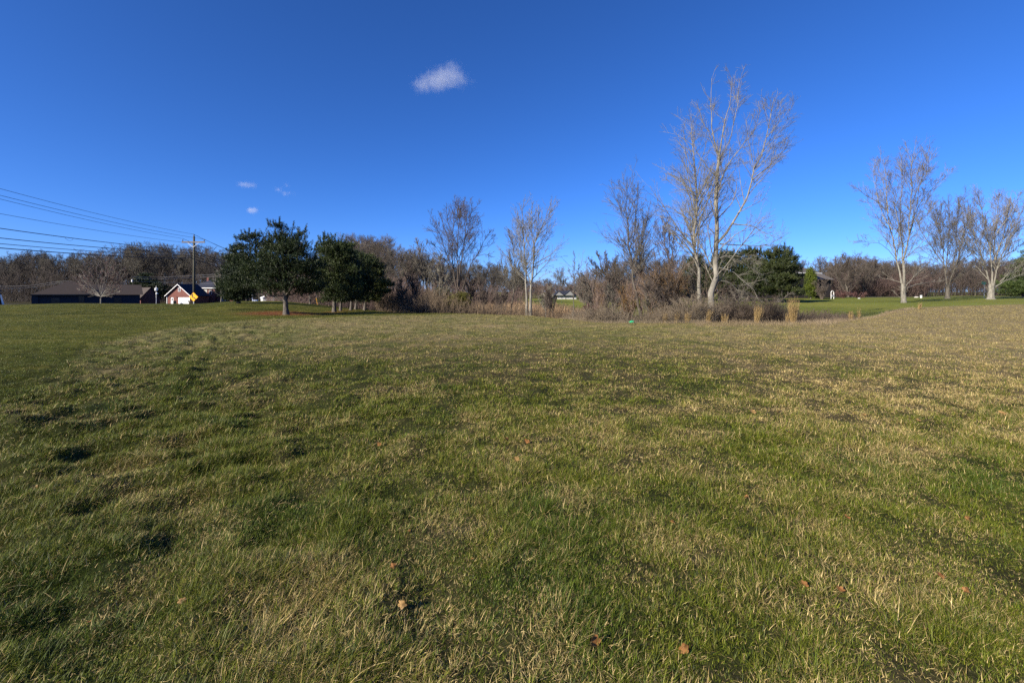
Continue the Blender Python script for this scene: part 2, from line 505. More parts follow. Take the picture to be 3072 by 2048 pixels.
# ------------------------------------------------------------------ turf: real blades
def make_blades(name, M_t, y0, y1, per, seg, seed, tlim=1.2):
    r = np.random.default_rng(seed)
    yy = np.linspace(y0, y1, 2000)
    pdf = np.where(yy < 3, 1, (3 / yy) ** 1.75) * yy
    cdf = np.cumsum(pdf); cdf /= cdf[-1]
    ty = np.interp(r.random(M_t), cdf, yy)
    tx = (r.random(M_t) * 2 - 1) * (tlim * ty + .6)
    # thin out on the mown lawn and past the field edge
    u = bearing(tx, ty)
    ml = mown_left(tx, ty)
    keep = (ty < edge_y(u) + .6) & ((y0 > 5) | (r.random(M_t) > .5 * sst(5.5, 9, ty))) & (r.random(M_t) < np.clip(.66 + .95 * fbm(tx * 4.2, ty * 4.2, 101, 2), .32, 1))
    tx, ty, ml = tx[keep], ty[keep], ml[keep]
    n = len(tx)
    k = np.maximum(1, ty / 3.2) ** .86
    big = np.clip(fbm(tx * 1.0, ty * 1.0, 111, 2) * .7 + fbm(tx * 3.1, ty * 3.1, 115, 2) * 1.7 + .38 + .35 * tuss(tx, ty), 0, 1.9) * (1 - .6 * ml)
    bx = np.repeat(tx, per); by = np.repeat(ty, per); kk = np.repeat(k, per); bg_ = np.repeat(big, per); mm = np.repeat(ml, per)
    nb = len(bx)
    ra = r.random(nb) * 2 * pi; rr = np.abs(r.normal(0, .032, nb)) * kk ** .6
    ox = np.cos(ra) * rr; oy = np.sin(ra) * rr
    px = bx + ox; py = by + oy
    pz = ground_z(px, py) - .004
    az = ra + r.normal(0, .9, nb)
    tuft_az = np.repeat(r.normal(.5, 1.6, n), per)
    dx = np.cos(az) + .3 * np.cos(tuft_az); dy = np.sin(az) + .3 * np.sin(tuft_az)
    dn = np.hypot(dx, dy) + 1e-6; dx /= dn; dy /= dn
    dead = r.random(nb) < np.clip(tan_amount(px, py) * .9, .14, .84) * (1 - .75 * mm)
    lean = np.clip(r.normal(.9, .36, nb) + dead * .3, .1, 1.42)
    Ln = (.018 + .036 * bg_ + .015 * r.random(nb)) * r.uniform(.55, 1.25, nb) * (1 - .3 * mm) * kk ** .18
    lng = r.random(nb) < .04
    Ln = np.where(lng, Ln * 1.8, Ln)
    wd = r.uniform(.0009, .0019, nb) * kk ** .86
    sx = -dy; sy = dx
    tw = r.normal(0, .6, nb)
    # profile of a blade: leans more towards the tip
    hs_ = np.linspace(0, 1, seg + 1)
    lev = []
    cx = px.copy(); cy = py.copy(); cz = pz.copy()
    for s in range(seg + 1):
        a = np.clip(lean * (.6 + .62 * hs_[s]), 0, 1.8)
        if s:
            cx = cx + dx * np.sin(a) * Ln / seg; cy = cy + dy * np.sin(a) * Ln / seg; cz = cz + np.cos(a) * Ln / seg
        w = wd * (1 - hs_[s] ** 1.6)
        if s < seg:
            wx = sx * np.cos(tw); wy = sy * np.cos(tw); wz = np.sin(tw) * .6
            lev.append(np.stack([cx - wx * w, cy - wy * w, cz - wz * w], 1))
            lev.append(np.stack([cx + wx * w, cy + wy * w, cz + wz * w], 1))
        else:
            lev.append(np.stack([cx, cy, cz], 1))
    nv = 2 * seg + 1
    V = np.stack(lev, 1).reshape(-1, 3)
    b = np.arange(nb)[:, None] * nv
    quads = [b + np.array([[2 * s, 2 * s + 1, 2 * s + 3, 2 * s + 2]]) for s in range(seg - 1)]
    tris = b + np.array([[2 * seg - 2, 2 * seg - 1, 2 * seg]])
    g1 = np.array([.036, .062, .004]); g2 = np.array([.135, .142, .014]); d1 = np.array([.17, .12, .032]); d2 = np.array([.52, .40, .18])
    q = r.random(nb)[:, None]
    c = np.where(dead[:, None], d1 * (1 - q) + d2 * q, g1 * (1 - q) + g2 * q)
    lush = sst(.15, .55, fbm(px * .9 + 9, py * .9, 71, 3))[:, None] * (~dead)[:, None]
    c = c * (1 - .5 * lush) + np.array([.03, .062, .006]) * .5 * lush
    fade = sst(8, 24, py)[:, None]                       # single pale straws stop standing out far off
    c = c * (1 - .78 * fade) + c.mean(0) * .38 * fade + ground_col(px, py) * .42 * fade
    c = c * (1 + .22 * np.repeat(r.normal(0, 1, n), per))[:, None].clip(.45, 1.7) * 1.13
    me = np_mesh(name, V, quads + [tris], np.repeat(c, nv, 0).clip(0, 1))
    return me


def make_turf():
    a = make_blades('grass', 118000, 1.0, 9.0, 15, 3, 1)
    o = link('grass', a, M['blade'])
    props(o, 'short green and straw coloured grass covering the near field', 'grass', kind='stuff')
    b = make_blades('grass', 125000, 9.0, 48.0, 10, 2, 2, 1.17)
    o = link('grass', b, M['blade'])
    props(o, 'straw coloured and green grass spreading over the far half of the field', 'grass', kind='stuff')


make_turf()


# ------------------------------------------------------------------ branching plants
def resample(P, m):
    P = np.asarray(P, float)
    d = np.concatenate([[0], np.cumsum(np.linalg.norm(np.diff(P, axis=0), axis=1))])
    t = np.linspace(0, d[-1], m)
    return np.stack([np.interp(t, d, P[:, i]) for i in range(3)], 1)


def nrm(a): return a / (np.linalg.norm(a, axis=-1, keepdims=True) + 1e-9)


def grow(P, R, n, t0, t1, ang, lr, r, up=.15, wig=.12, m=5, rr=.5, rmin=.004, end=.4, angsd=.2, lmin=.0, curl=.0, slim=.0105):
    N, mm = P.shape[:2]
    L = np.linalg.norm(np.diff(P, axis=1), axis=2).sum(1)
    pi_ = r.choice(N, n, p=L / L.sum())
    t = t0 + (t1 - t0) * r.random(n)
    f = t * (mm - 1); i = np.minimum(f.astype(int), mm - 2); f = (f - i)[:, None]
    a = P[pi_, i]; b = P[pi_, i + 1]
    p0 = a * (1 - f) + b * f
    T = nrm(b - a)
    rad = R[pi_, i] * (1 - f[:, 0]) + R[pi_, i + 1] * f[:, 0]
    q = nrm(np.cross(T, r.normal(size=(n, 3))))
    an = (ang + r.normal(0, angsd, n))[:, None]
    D = nrm(T * np.cos(an) + q * np.sin(an) + np.array([0, 0, up]))
    ln = np.maximum(L[pi_] * lr * (1 - end * t) * r.uniform(.55, 1.35, n), lmin * (1 - .6 * t) * r.uniform(.6, 1.3, n))
    out = np.empty((n, m, 3)); out[:, 0] = p0
    for j in range(1, m):
        out[:, j] = out[:, j - 1] + D * (ln / (m - 1))[:, None]
        D = nrm(D + r.normal(0, wig, (n, 3)) + np.array([0, 0, up * .6 - curl]))
    r0 = np.maximum(np.minimum(rad * rr, ln * slim), rmin * 1.2)
    RR = r0[:, None] * (1 - np.linspace(0, 1, m)[None] * .75)
    return out, np.maximum(RR, rmin)


def tubes(P, R, k):
    N, m = P.shape[:2]
    T = np.empty_like(P)
    T[:, 1:-1] = P[:, 2:] - P[:, :-2]; T[:, 0] = P[:, 1] - P[:, 0]; T[:, -1] = P[:, -1] - P[:, -2]
    T = nrm(T)
    ax = nrm(P[:, -1] - P[:, 0])
    ref = np.where((np.abs(ax[:, 2]) > .7)[:, None], np.array([[1., .1, 0]]), np.array([[0, .1, 1.]]))
    A = nrm(np.cross(T, ref[:, None, :])); B = np.cross(T, A)
    w = np.arange(k) * 2 * pi / k
    V = P[:, :, None, :] + R[:, :, None, None] * (A[:, :, None, :] * np.cos(w)[None, None, :, None] + B[:, :, None, :] * np.sin(w)[None, None, :, None])
    base = (np.arange(N)[:, None, None] * m + np.arange(m - 1)[None, :, None]) * k
    j = np.arange(k)[None, None, :]; j2 = (j + 1) % k
    Q = np.stack([base + j, base + j2, base + k + j2, base + k + j], -1).reshape(-1, 4)
    return V.reshape(-1, 3), Q


def join(parts):
    """parts: list of (V, Q, material index)"""
    Vs = []; Bs = []; off = 0
    for V, Q, mi in parts:
        Vs.append(V); Bs.append((Q + off, mi)); off += len(V)
    return np.concatenate(Vs), Bs


def hero(name, label, cat, y, limbs, seed, bark, twig, n=(90, 700, 3600), px_top=None, group=None, spread=.22, up=.22,
         ang=.75, lr=(.42, .46, .5), rmin=.006, wig=.12, t0=.25, upt=None, base_flare=1.5, l1=.075):
    """limbs: list of (points in photo pixels, width in photo pixels at its start, width at end)"""
    r = np.random.default_rng(seed)
    s = y / F
    P = []; R = []
    root = None
    for li, (pts, w0, w1) in enumerate(limbs):
        pts = list(pts)
        off = 0.0
        if li:
            dxp = abs(pts[-1][0] - pts[0][0]) + .5 * abs(pts[-1][1] - pts[0][1])
            off = r.choice([-1, 1]) * r.uniform(.4, 1) * spread * dxp * s * 1.6
        # start depth: nearest point of the limbs built so far
        if li:
            p0 = W(pts[0][0], pts[0][1], y)
            allp = np.concatenate(P); q = allp[np.argmin(np.linalg.norm((allp - p0)[:, [0, 2]], axis=1))]
            ys = q[1]
        else:
            ys = y
        m = len(pts)
        w3 = []
        for j, p in enumerate(pts):
            yy = ys + off * (j / max(1, m - 1)) ** 1.2
            w3.append(W(p[0], p[1], yy))
        q = resample(w3, 12)
        jj = np.linspace(0, 1, 12)[:, None]
        q = q + r.normal(0, 1, (12, 3)) * .006 * np.linalg.norm(q[-1] - q[0]) * np.sin(jj * pi) ** .5
        rad = (w0 + (w1 - w0) * np.linspace(0, 1, 12) ** (.8 if li == 0 else .6)) * .5 * s * (.95 if li == 0 else .7)
        if li == 0:
            g = gz(q[0][0], q[0][1])
            q[0][2] = g - .05
            rad[0] *= base_flare; rad[1] *= 1.08
            root = np.array([q[0][0], q[0][1], g])
        P.append(q); R.append(rad)
    P = np.array(P); R = np.array(R)
    t = thing(name, label, cat, root, group=group)
    V, Q = tubes(P - root, R, 9)
    link('trunk', np_mesh('trunk', V, [Q]), bark, t)
    HT = max(p[1] for l in limbs for p in l[0]) - min(p[1] for l in limbs for p in l[0])
    HT = HT * s
    P1, R1 = grow(P, R, int(n[0] * 1.7), t0, 1, ang * .9, lr[0], r, up, wig * .6, 7, .5, rmin * 1.6, .68, lmin=l1 * HT)
    P2, R2 = grow(np.concatenate([P[:, ::2][:, -6:].repeat(1, 0)[:, :, :], P1[:, 1:]]) if False else P1, R1, int(n[1] * 1.3), .15, 1, ang * .85, lr[1], r, up * .6, wig * .5, 5, .55, rmin * 1.2, .5, lmin=.045 * HT)
    # twigs also along the ends of the main limbs
    Pt, Rt = grow(P, R, n[1] // 4, .5, 1, ang, lr[1] * .32, r, up, wig, 5, .4, rmin * 1.2, .4)
    P2 = np.concatenate([P2, Pt]); R2 = np.concatenate([R2, Rt])
    P3, R3 = grow(P2, R2, int(n[2] * .85), .1, 1, ang * .85, lr[2], r, (up if upt is None else upt) * .5, wig * .5, 3, .6, rmin, .4, lmin=.030 * HT)
    V, B = join([(*tubes(P1 - root, R1, 5), 0), (*tubes(P2 - root, R2, 4), 0), (*tubes(P3 - root, R3, 3), 1)])
    link('crown', np_mesh('crown', V, B), [bark, twig], t)
    return t


BP, BD, BM = M['bark_pale'], M['bark_dark'], M['bark_mid']

hero('cottonwood_tree', 'tallest bare pale-barked tree rising from the thicket at the field edge', 'tree', 27.0, [
    ([(2132, 968), (2137, 863), (2150, 736), (2145, 659), (2150, 557), (2158, 460)], 21, 8),
    ([(2158, 462), (2175, 353), (2193, 302), (2196, 231)], 7, 1.5),
    ([(2156, 465), (2140, 419), (2132, 327), (2135, 236)], 7, 1.5),
    ([(2152, 532), (2124, 506), (2089, 455), (2078, 419)], 6, 1.5),
    ([(2156, 470), (2130, 410), (2105, 360), (2089, 302)], 5, 1.2),
    ([(2150, 731), (2196, 674), (2232, 608), (2257, 537), (2298, 414), (2323, 292)], 12, 1.8),
    ([(2257, 540), (2300, 505), (2345, 460), (2369, 419)], 6, 1.2),
    ([(2160, 732), (2210, 735), (2257, 739), (2308, 736), (2352, 708)], 6, 1.2),
    ([(2200, 672), (2257, 677), (2300, 702), (2334, 715)], 6, 1.2),
    ([(2147, 665), (2201, 603), (2211, 560), (2211, 520)], 6, 1.2),
    ([(2150, 590), (2176, 500), (2225, 440), (2260, 400), (2283, 327)], 7, 1.2),
    ([(2152, 500), (2191, 414), (2212, 327), (2219, 236)], 6, 1.2),
    ([(2147, 595), (2110, 583), (2070, 575)], 4, 1),
    ([(2212, 640), (2250, 620), (2290, 600), (2310, 560)], 4, 1),
    ([(2298, 414), (2330, 380), (2345, 340)], 3, 1),
    ([(2142, 800), (2195, 812), (2225, 840), (2262, 870), (2275, 900)], 5, 1),
    ([(2146, 760), (2206, 778), (2257, 802), (2290, 836)], 5, 1),
    ([(2140, 838), (2190, 846), (2222, 880), (2240, 915), (2250, 945)], 5, 1),
    ([(2144, 780), (2180, 766), (2230, 772), (2265, 790)], 4, 1),
    ([(2142, 700), (2120, 680), (2105, 660)], 4, 1),
], 3, BP, M['twig_tan'], n=(120, 700, 3800), spread=.2, up=.08, rmin=.0042, lr=(.40, .46, .5), t0=.2, wig=.13)

hero('cottonwood_tree', 'slimmer pale bare tree standing just beside the tallest tree', 'tree', 27.8, [
    ([(2101, 965), (2096, 838), (2086, 730), (2091, 634), (2086, 532), (2078, 430), (2076, 360)], 14, 1.5),
    ([(2090, 674), (2048, 644), (2002, 620), (1965, 618)], 5, 1),
    ([(2090, 577), (2038, 567), (1997, 537)], 4, 1),
    ([(2086, 532), (2048, 486), (2033, 445)], 4, 1),
    ([(2084, 486), (2058, 425), (2047, 379)], 3.5, 1),
    ([(2091, 634), (2114, 608), (2140, 583)], 4, 1),
    ([(2086, 732), (2053, 700), (2002, 674)], 5, 1),
    ([(2090, 600), (2110, 540), (2118, 480)], 4, 1),
    ([(2087, 560), (2050, 530), (2010, 500)], 3, 1),
    ([(2096, 830), (2060, 790), (2040, 800)], 4, 1),
], 5, BP, M['twig_tan'], n=(75, 420, 2000), spread=.2, up=.08, rmin=.0042, lr=(.38, .46, .5), wig=.13)

hero('shade_tree', 'broad dark bare tree with many upswept stems behind the field crest', 'tree', 43.0, [
    ([(1376, 936), (1373, 900), (1372, 868)], 13, 10),
    ([(1372, 873), (1359, 810), (1357, 746), (1359, 682), (1367, 604)], 7, 1.2),
    ([(1374, 861), (1372, 784), (1372, 708), (1384, 625)], 7, 1.2),
    ([(1377, 868), (1380, 810), (1392, 733), (1408, 669), (1418, 625)], 7, 1.2),
    ([(1361, 812), (1334, 748), (1316, 690), (1293, 651)], 5, 1.2),
    ([(1360, 820), (1330, 770), (1305, 740), (1293, 725)], 4, 1),
    ([(1316, 700), (1295, 692), (1272, 694)], 3, 1),
    ([(1380, 890), (1405, 810), (1431, 764), (1451, 720), (1471, 695)], 6, 1.2),
    ([(1431, 768), (1456, 762), (1482, 772)], 3, 1),
    ([(1372, 735), (1344, 669), (1339, 618)], 4, 1),
    ([(1392, 735), (1400, 660), (1392, 600)], 4, 1),
    ([(1372, 790), (1390, 740), (1425, 700), (1440, 660)], 4, 1),
    ([(1359, 750), (1338, 700), (1320, 640)], 4, 1),
    ([(1365, 860), (1345, 840), (1320, 820)], 4, 1),
], 8, BD, M['twig_dark'], n=(110, 700, 3600), spread=.25, up=.12, rmin=.006, lr=(.42, .46, .5), wig=.12)

hero('cottonwood_tree', 'left stem of the slender pale pair standing past the curved field edge', 'tree', 39.5, [
    ([(1581, 936), (1578, 860), (1579, 810), (1571, 720), (1566, 625)], 8, 1),
    ([(1578, 800), (1560, 740), (1552, 690)], 3, .8),
    ([(1574, 740), (1588, 690), (1590, 640)], 3, .8),
    ([(1576, 790), (1555, 770), (1535, 765)], 2.5, .8),
    ([(1570, 700), (1556, 660), (1552, 630)], 2.5, .8),
], 9, BP, M['twig_tan'], n=(40, 200, 900), rmin=.006, up=.12, ang=.7)
hero('cottonwood_tree', 'right stem of the slender pale pair, forked near its top', 'tree', 38.5, [
    ([(1592, 936), (1591, 868), (1601, 810), (1604, 733), (1619, 690), (1638, 655), (1644, 628)], 9, 1),
    ([(1604, 746), (1594, 682), (1597, 608)], 4, .8),
    ([(1604, 806), (1635, 784), (1660, 780)], 3, .8),
    ([(1604, 770), (1630, 735), (1655, 700)], 3, .8),
    ([(1607, 720), (1615, 670), (1617, 620)], 3, .8),
    ([(1602, 850), (1630, 825), (1655, 815)], 3, .8),
    ([(1600, 760), (1582, 720), (1575, 680)], 3, .8),
], 10, BP, M['twig_tan'], n=(48, 250, 1100), rmin=.006, up=.12, ang=.7)
hero('young_tree', 'thin crooked dark tree left of the slender pale pair', 'tree', 41.0, [
    ([(1530, 938), (1540, 890), (1545, 800), (1540, 750), (1533, 716)], 5, .8),
    ([(1545, 815), (1560, 790), (1568, 770)], 2.5, .7),
    ([(1545, 800), (1530, 775), (1527, 750)], 2.5, .7),
    ([(1516, 932), (1522, 870), (1523, 820), (1516, 785)], 3, .8),
], 12, BM, M['twig_grey'], n=(30, 180, 900), rmin=.008)
hero('young_tree', 'straight thin sapling standing in front of the distant white house', 'tree', 29.5, [
    ([(1719, 962), (1721, 880), (1722, 820), (1723, 766)], 3.6, .7),
    ([(1719, 880), (1700, 855), (1690, 840)], 1.4, .6),
    ([(1721, 835), (1735, 810), (1740, 790)], 1.2, .6),
    ([(1721, 850), (1708, 820), (1704, 800)], 1.2, .6),
], 13, BM, M['twig_grey'], n=(26, 90, 350), rmin=.005, up=.3, ang=.7, lr=(.16, .35, .4))
hero('cottonwood_tree', 'medium pale-trunked tree with a leaning base left of the tallest tree', 'tree', 31.5, [
    ([(1932, 950), (1914, 906), (1907, 868), (1901, 836), (1894, 782), (1888, 735), (1880, 640), (1881, 552)], 9, 1),
    ([(1893, 780), (1860, 735), (1835, 715), (1815, 712)], 4, .8),
    ([(1890, 745), (1905, 690), (1912, 620), (1912, 560)], 4, .8),
    ([(1884, 690), (1862, 640), (1855, 590)], 3, .8),
    ([(1890, 740), (1925, 700), (1945, 650)], 3, .8),
    ([(1884, 660), (1898, 610), (1898, 560)], 3, .8),
    ([(1896, 800), (1870, 770), (1845, 765)], 3, .8),
    ([(1880, 640), (1866, 600), (1868, 570)], 2.5, .8),
], 14, BM, M['twig_tan'], n=(64, 380, 1700), rmin=.005, up=.1, ang=.75)
hero('young_tree', 'dark upright tree close behind the leaning pale trunk', 'tree', 33.0, [
    ([(1925, 945), (1922, 860), (1920, 793), (1921, 740), (1930, 690), (1945, 655)], 6, 1),
    ([(1921, 745), (1908, 700), (1905, 665)], 3, .8),
    ([(1921, 790), (1945, 760), (1975, 735)], 3, .8),
    ([(1921, 770), (1900, 750), (1880, 735)], 2.5, .8),
    ([(1926, 700), (1930, 660), (1925, 630)], 2.5, .8),
], 15, BD, M['twig_grey'], n=(42, 230, 1000), rmin=.005)
hero('young_tree', 'dark many-branched tree between the leaning trunks and the tallest tree', 'tree', 29.0, [
    ([(2009, 958), (2009, 889), (2013, 846), (2009, 793), (1996, 740), (1988, 680)], 8, 1),
    ([(2010, 793), (2035, 755), (2052, 705)], 4, .8),
    ([(2010, 800), (2020, 740), (2022, 690)], 4, .8),
    ([(2000, 760), (1975, 715), (1965, 680)], 3, .8),
    ([(2012, 850), (2040, 810), (2060, 790)], 3, .8),
    ([(2011, 840), (1985, 800), (1965, 780)], 3, .8),
    ([(2004, 770), (2010, 720), (2004, 670)], 3, .8),
    ([(2018, 955), (2022, 900), (2040, 860), (2046, 830)], 4, .8),
    ([(1988, 955), (1985, 905), (1975, 870), (1980, 840)], 4, .8),
], 16, BD, M['twig_brown'], n=(80, 460, 2000), rmin=.005, wig=.15)
hero('leaning_tree', 'low black trunk leaning far to the left over the brush, upper one', 'tree', 27.5, [
    ([(2062, 955), (2047, 921), (2036, 895), (2022, 868), (2001, 850), (1975, 838), (1955, 832)], 9, 2),
    ([(2022, 870), (2012, 840), (2000, 810)], 4, 1),
    ([(1985, 842), (1965, 820), (1940, 800)], 3, 1),
    ([(2030, 885), (2045, 850), (2050, 830)], 3, 1),
], 17, BD, M['twig_orange'], n=(70, 420, 2200), rmin=.006, wig=.16, up=.1)
hero('leaning_tree', 'low black trunk leaning far to the left over the brush, lower one', 'tree', 27.0, [
    ([(2057, 956), (2040, 920), (2011, 893), (1979, 885), (1955, 868), (1933, 865)], 9, 2),
    ([(1990, 886), (1975, 905), (1965, 920)], 3, 1),
    ([(1979, 885), (1955, 850), (1945, 830)], 3, 1),
    ([(1933, 865), (1915, 880), (1905, 895)], 2, .8),
], 18, BD, M['twig_brown'], n=(55, 300, 1500), rmin=.006, wig=.16, up=.05)
hero('leaning_tree', 'black trunk bowing left with a fan of fine pale twigs at its tip', 'tree', 36.0, [
    ([(1895, 945), (1875, 890), (1848, 859), (1825, 832), (1807, 814), (1795, 805)], 8, 3),
    ([(1800, 808), (1780, 795), (1765, 775)], 3, .8),
    ([(1806, 812), (1800, 785), (1790, 755)], 3, .8),
    ([(1815, 822), (1820, 790), (1815, 760)], 3, .8),
    ([(1825, 832), (1845, 800), (1850, 770)], 3, .8),
], 19, BD, M['twig_grey'], n=(70, 460, 2600), rmin=.008, up=.2)
hero('fallen_tree', 'pale fallen limb slanting down to the ground right of the tallest tree', 'tree', 26.5, [
    ([(2246, 965), (2225, 945), (2205, 935), (2180, 915), (2170, 895)], 4, 1.2),
    ([(2205, 935), (2212, 905), (2225, 880)], 3, 1),
    ([(2190, 958), (2210, 915), (2232, 880), (2250, 850)], 7, 1.5),
    ([(2290, 965), (2318, 930), (2345, 900), (2370, 880)], 4, 1),
], 20, BM, M['twig_grey'], n=(50, 300, 1500), rmin=.005, wig=.2, up=.02)

# three big bare trees on the right-hand lawn
hero('maple_tree', 'tallest smooth grey bare tree on the right lawn, forked low', 'tree', 60.0, [
    ([(2711, 913), (2710, 885), (2709, 850)], 15, 12),
    ([(2704, 850), (2691, 783), (2676, 687), (2661, 630), (2659, 553), (2649, 477)], 8, 1),
    ([(2712, 852), (2714, 763), (2730, 687), (2737, 610), (2730, 545), (2745, 438)], 9, 1),
    ([(2709, 852), (2708, 744), (2701, 698), (2684, 591), (2668, 545)], 7, 1),
    ([(2661, 632), (2626, 603), (2595, 585), (2573, 565)], 3, .8),
    ([(2714, 765), (2737, 668), (2768, 591), (2806, 540)], 5, .8),
    ([(2736, 612), (2768, 534), (2798, 460)], 4, .8),
    ([(2716, 858), (2745, 828), (2768, 802), (2800, 775)], 4, .8),
    ([(2716, 866), (2750, 852), (2790, 846), (2825, 844)], 4, .8),
    ([(2700, 846), (2670, 838), (2645, 834)], 3, .8),
    ([(2691, 783), (2665, 750), (2634, 728), (2568, 723)], 3, .8),
    ([(2726, 706), (2753, 591), (2775, 500), (2787, 442)], 5, .8),
    ([(2701, 700), (2702, 600), (2708, 520), (2704, 465)], 4, .8),
    ([(2676, 690), (2645, 640), (2625, 560), (2620, 500)], 4, .8),
    ([(2760, 610), (2800, 560), (2850, 520)], 3, .8),
    ([(2664, 640), (2660, 590), (2640, 520), (2625, 480)], 3, .8),
    ([(2722, 720), (2760, 660), (2800, 620)], 3, .8),
    ([(2733, 560), (2735, 500), (2720, 440)], 3, .8),
], 21, BP, M['twig_red'], n=(130, 900, 5200), spread=.3, up=.16, ang=.72, rmin=.008, lr=(.36, .45, .5), wig=.08, t0=.15, l1=.10)
hero('maple_tree', 'middle bare tree of the right lawn with a Y-shaped trunk', 'tree', 84.0, [
    ([(2842, 896), (2843, 870), (2844, 855)], 13, 10),
    ([(2841, 858), (2834, 813), (2826, 744), (2806, 668), (2787, 614)], 6, .8),
    ([(2847, 858), (2858, 817), (2883, 744), (2902, 668), (2906, 620)], 6, .8),
    ([(2836, 825), (2845, 744), (2850, 668), (2844, 614)], 5, .8),
    ([(2858, 817), (2866, 740), (2872, 650), (2880, 600)], 4, .8),
    ([(2830, 790), (2795, 740), (2765, 700), (2750, 650)], 4, .8),
    ([(2868, 790), (2905, 770), (2930, 740)], 4, .8),
    ([(2832, 800), (2800, 780), (2760, 770)], 3, .8),
    ([(2845, 850), (2880, 820), (2920, 810)], 3, .8),
    ([(2826, 744), (2820, 680), (2825, 610)], 3, .8),
], 22, BM, M['twig_grey'], n=(150, 1000, 5600), up=.2, ang=.65, rmin=.010, lr=(.42, .46, .5), t0=.15, l1=.11)
hero('maple_tree', 'thick-trunked bare tree with wide crown beside the green street sign', 'tree', 75.0, [
    ([(2972, 899), (2973, 870), (2975, 850)], 19, 15),
    ([(2970, 855), (2951, 783), (2921, 706), (2906, 630)], 7, .8),
    ([(2975, 852), (2982, 763), (2984, 680), (2997, 591)], 8, .8),
    ([(2980, 855), (2998, 783), (3036, 706), (3066, 630)], 7, .8),
    ([(2982, 862), (3015, 842), (3050, 828), (3110, 815)], 6, .8),
    ([(2975, 800), (2960, 700), (2938, 600), (2930, 580)], 5, .8),
    ([(2984, 780), (3015, 690), (3030, 590)], 5, .8),
    ([(3000, 780), (3055, 740), (3110, 700)], 5, .8),
    ([(2965, 840), (2930, 800), (2895, 780)], 4, .8),
    ([(2955, 800), (2915, 760), (2885, 700)], 4, .8),
    ([(3000, 845), (3050, 800), (3100, 780)], 4, .8),
    ([(2990, 700), (3030, 640), (3060, 580)], 4, .8),
    ([(2925, 715), (2895, 670), (2885, 620)], 3, .8),
], 23, BP, M['twig_red'], n=(190, 1300, 7000), up=.2, ang=.65, rmin=.009, lr=(.4, .46, .5), t0=.15, l1=.11)
# small reddish tree in front of the long low house
fan = []
rf = np.random.default_rng(4)
for a in np.linspace(-78, 78, 17):
    ln = 118 - 48 * (abs(a) / 78) ** 1.5 + rf.uniform(-8, 8)
    if abs(a) > 60: ln = 62
    aa = radians(a)
    fan.append(([(303, 890), (303 + ln * .45 * sin(aa), 890 - ln * .40 * cos(aa)), (303 + ln * sin(aa) * .95, 890 - ln * cos(aa) - 4)], 2.6, .7))
hero('red_maple_tree', 'small rounded tree with maroon twigs in front of the long brown-roofed house', 'tree', 84.0,
     [([(303, 912), (303, 900), (303, 889)], 4.5, 3.5)] + fan, 24, BP, M['twig_maroon'], n=(110, 800, 4200), up=.12, rmin=.011, spread=.5, lr=(.3, .4, .4))
hero('young_tree', 'slim pale bare tree right of the red brick garage', 'tree', 96.0, [
    ([(664, 912), (664, 880), (663, 840), (662, 812)], 3.5, .8),
    ([(664, 880), (645, 850), (640, 830)], 1.5, .7),
    ([(664, 875), (680, 850), (690, 825)], 1.5, .7),
    ([(663, 860), (652, 830), (650, 815)], 1.3, .7),
    ([(664, 850), (672, 830), (676, 812)], 1.3, .7),
    ([(664, 888), (640, 875), (628, 868)], 1.3, .7),
    ([(664, 888), (690, 880), (700, 878)], 1.3, .7),
], 25, BP, M['twig_grey'], n=(50, 320, 1500), rmin=.014)

# dead leaning stems and saplings inside the thicket, one by one
SAPS = [  # u base, u top, v top, width, distance, bark, label
    (1290, 1252, 728, 5, 46, 'm', 'leaning bare tree at the left rim of the centre thicket'),
    (1255, 1225, 800, 4, 45, 'd', 'dark crooked tree nearest the last pine'),
    (1322, 1318, 770, 4, 50, 'p', 'pale straight trunk left of the broad dark tree'),
    (1210, 1200, 840, 4, 48, 'm', 'short grey tree at the edge of the pine shadow'),
    (1452, 1440, 850, 3, 41, 'd', 'short broken dark stem on the field crest'),
    (1500, 1512, 865, 3.5, 40, 'd', 'dark stub tree right of the broad dark tree'),
    (1413, 1405, 830, 3.5, 44, 'd', 'thin dark stem just right of the broad dark tree'),
    (1757, 1764, 805, 3, 33, 'm', 'thin sapling left of the bowing black trunk'),
    (1812, 1828, 838, 4, 31, 'd', 'slim dark sapling under the bowing trunk'),
    (1845, 1830, 860, 3, 29, 'm', 'thin forked sapling in front of the hidden long house'),
    (1963, 1950, 850, 3, 28.5, 'm', 'crooked sapling under the orange twiggy willow'),
    (1634, 1650, 862, 3, 38, 'p', 'pale leaning sapling right of the slender pair'),
    (1664, 1640, 872, 2.5, 37, 'd', 'low dark sapling above the tan reeds'),
    (1780, 1772, 860, 2.5, 31, 'm', 'low twiggy sapling in front of the dark round bush'),
    (1976, 1990, 830, 3.5, 28, 'm', 'bent sapling left of the many-branched dark tree'),
    (2072, 2080, 800, 3.5, 28.5, 'm', 'thin sapling between the two leaning trunks and the slimmer pale tree'),
    (2175, 2200, 860, 3, 29, 'd', 'dark sapling directly right of the tallest tree'),
]
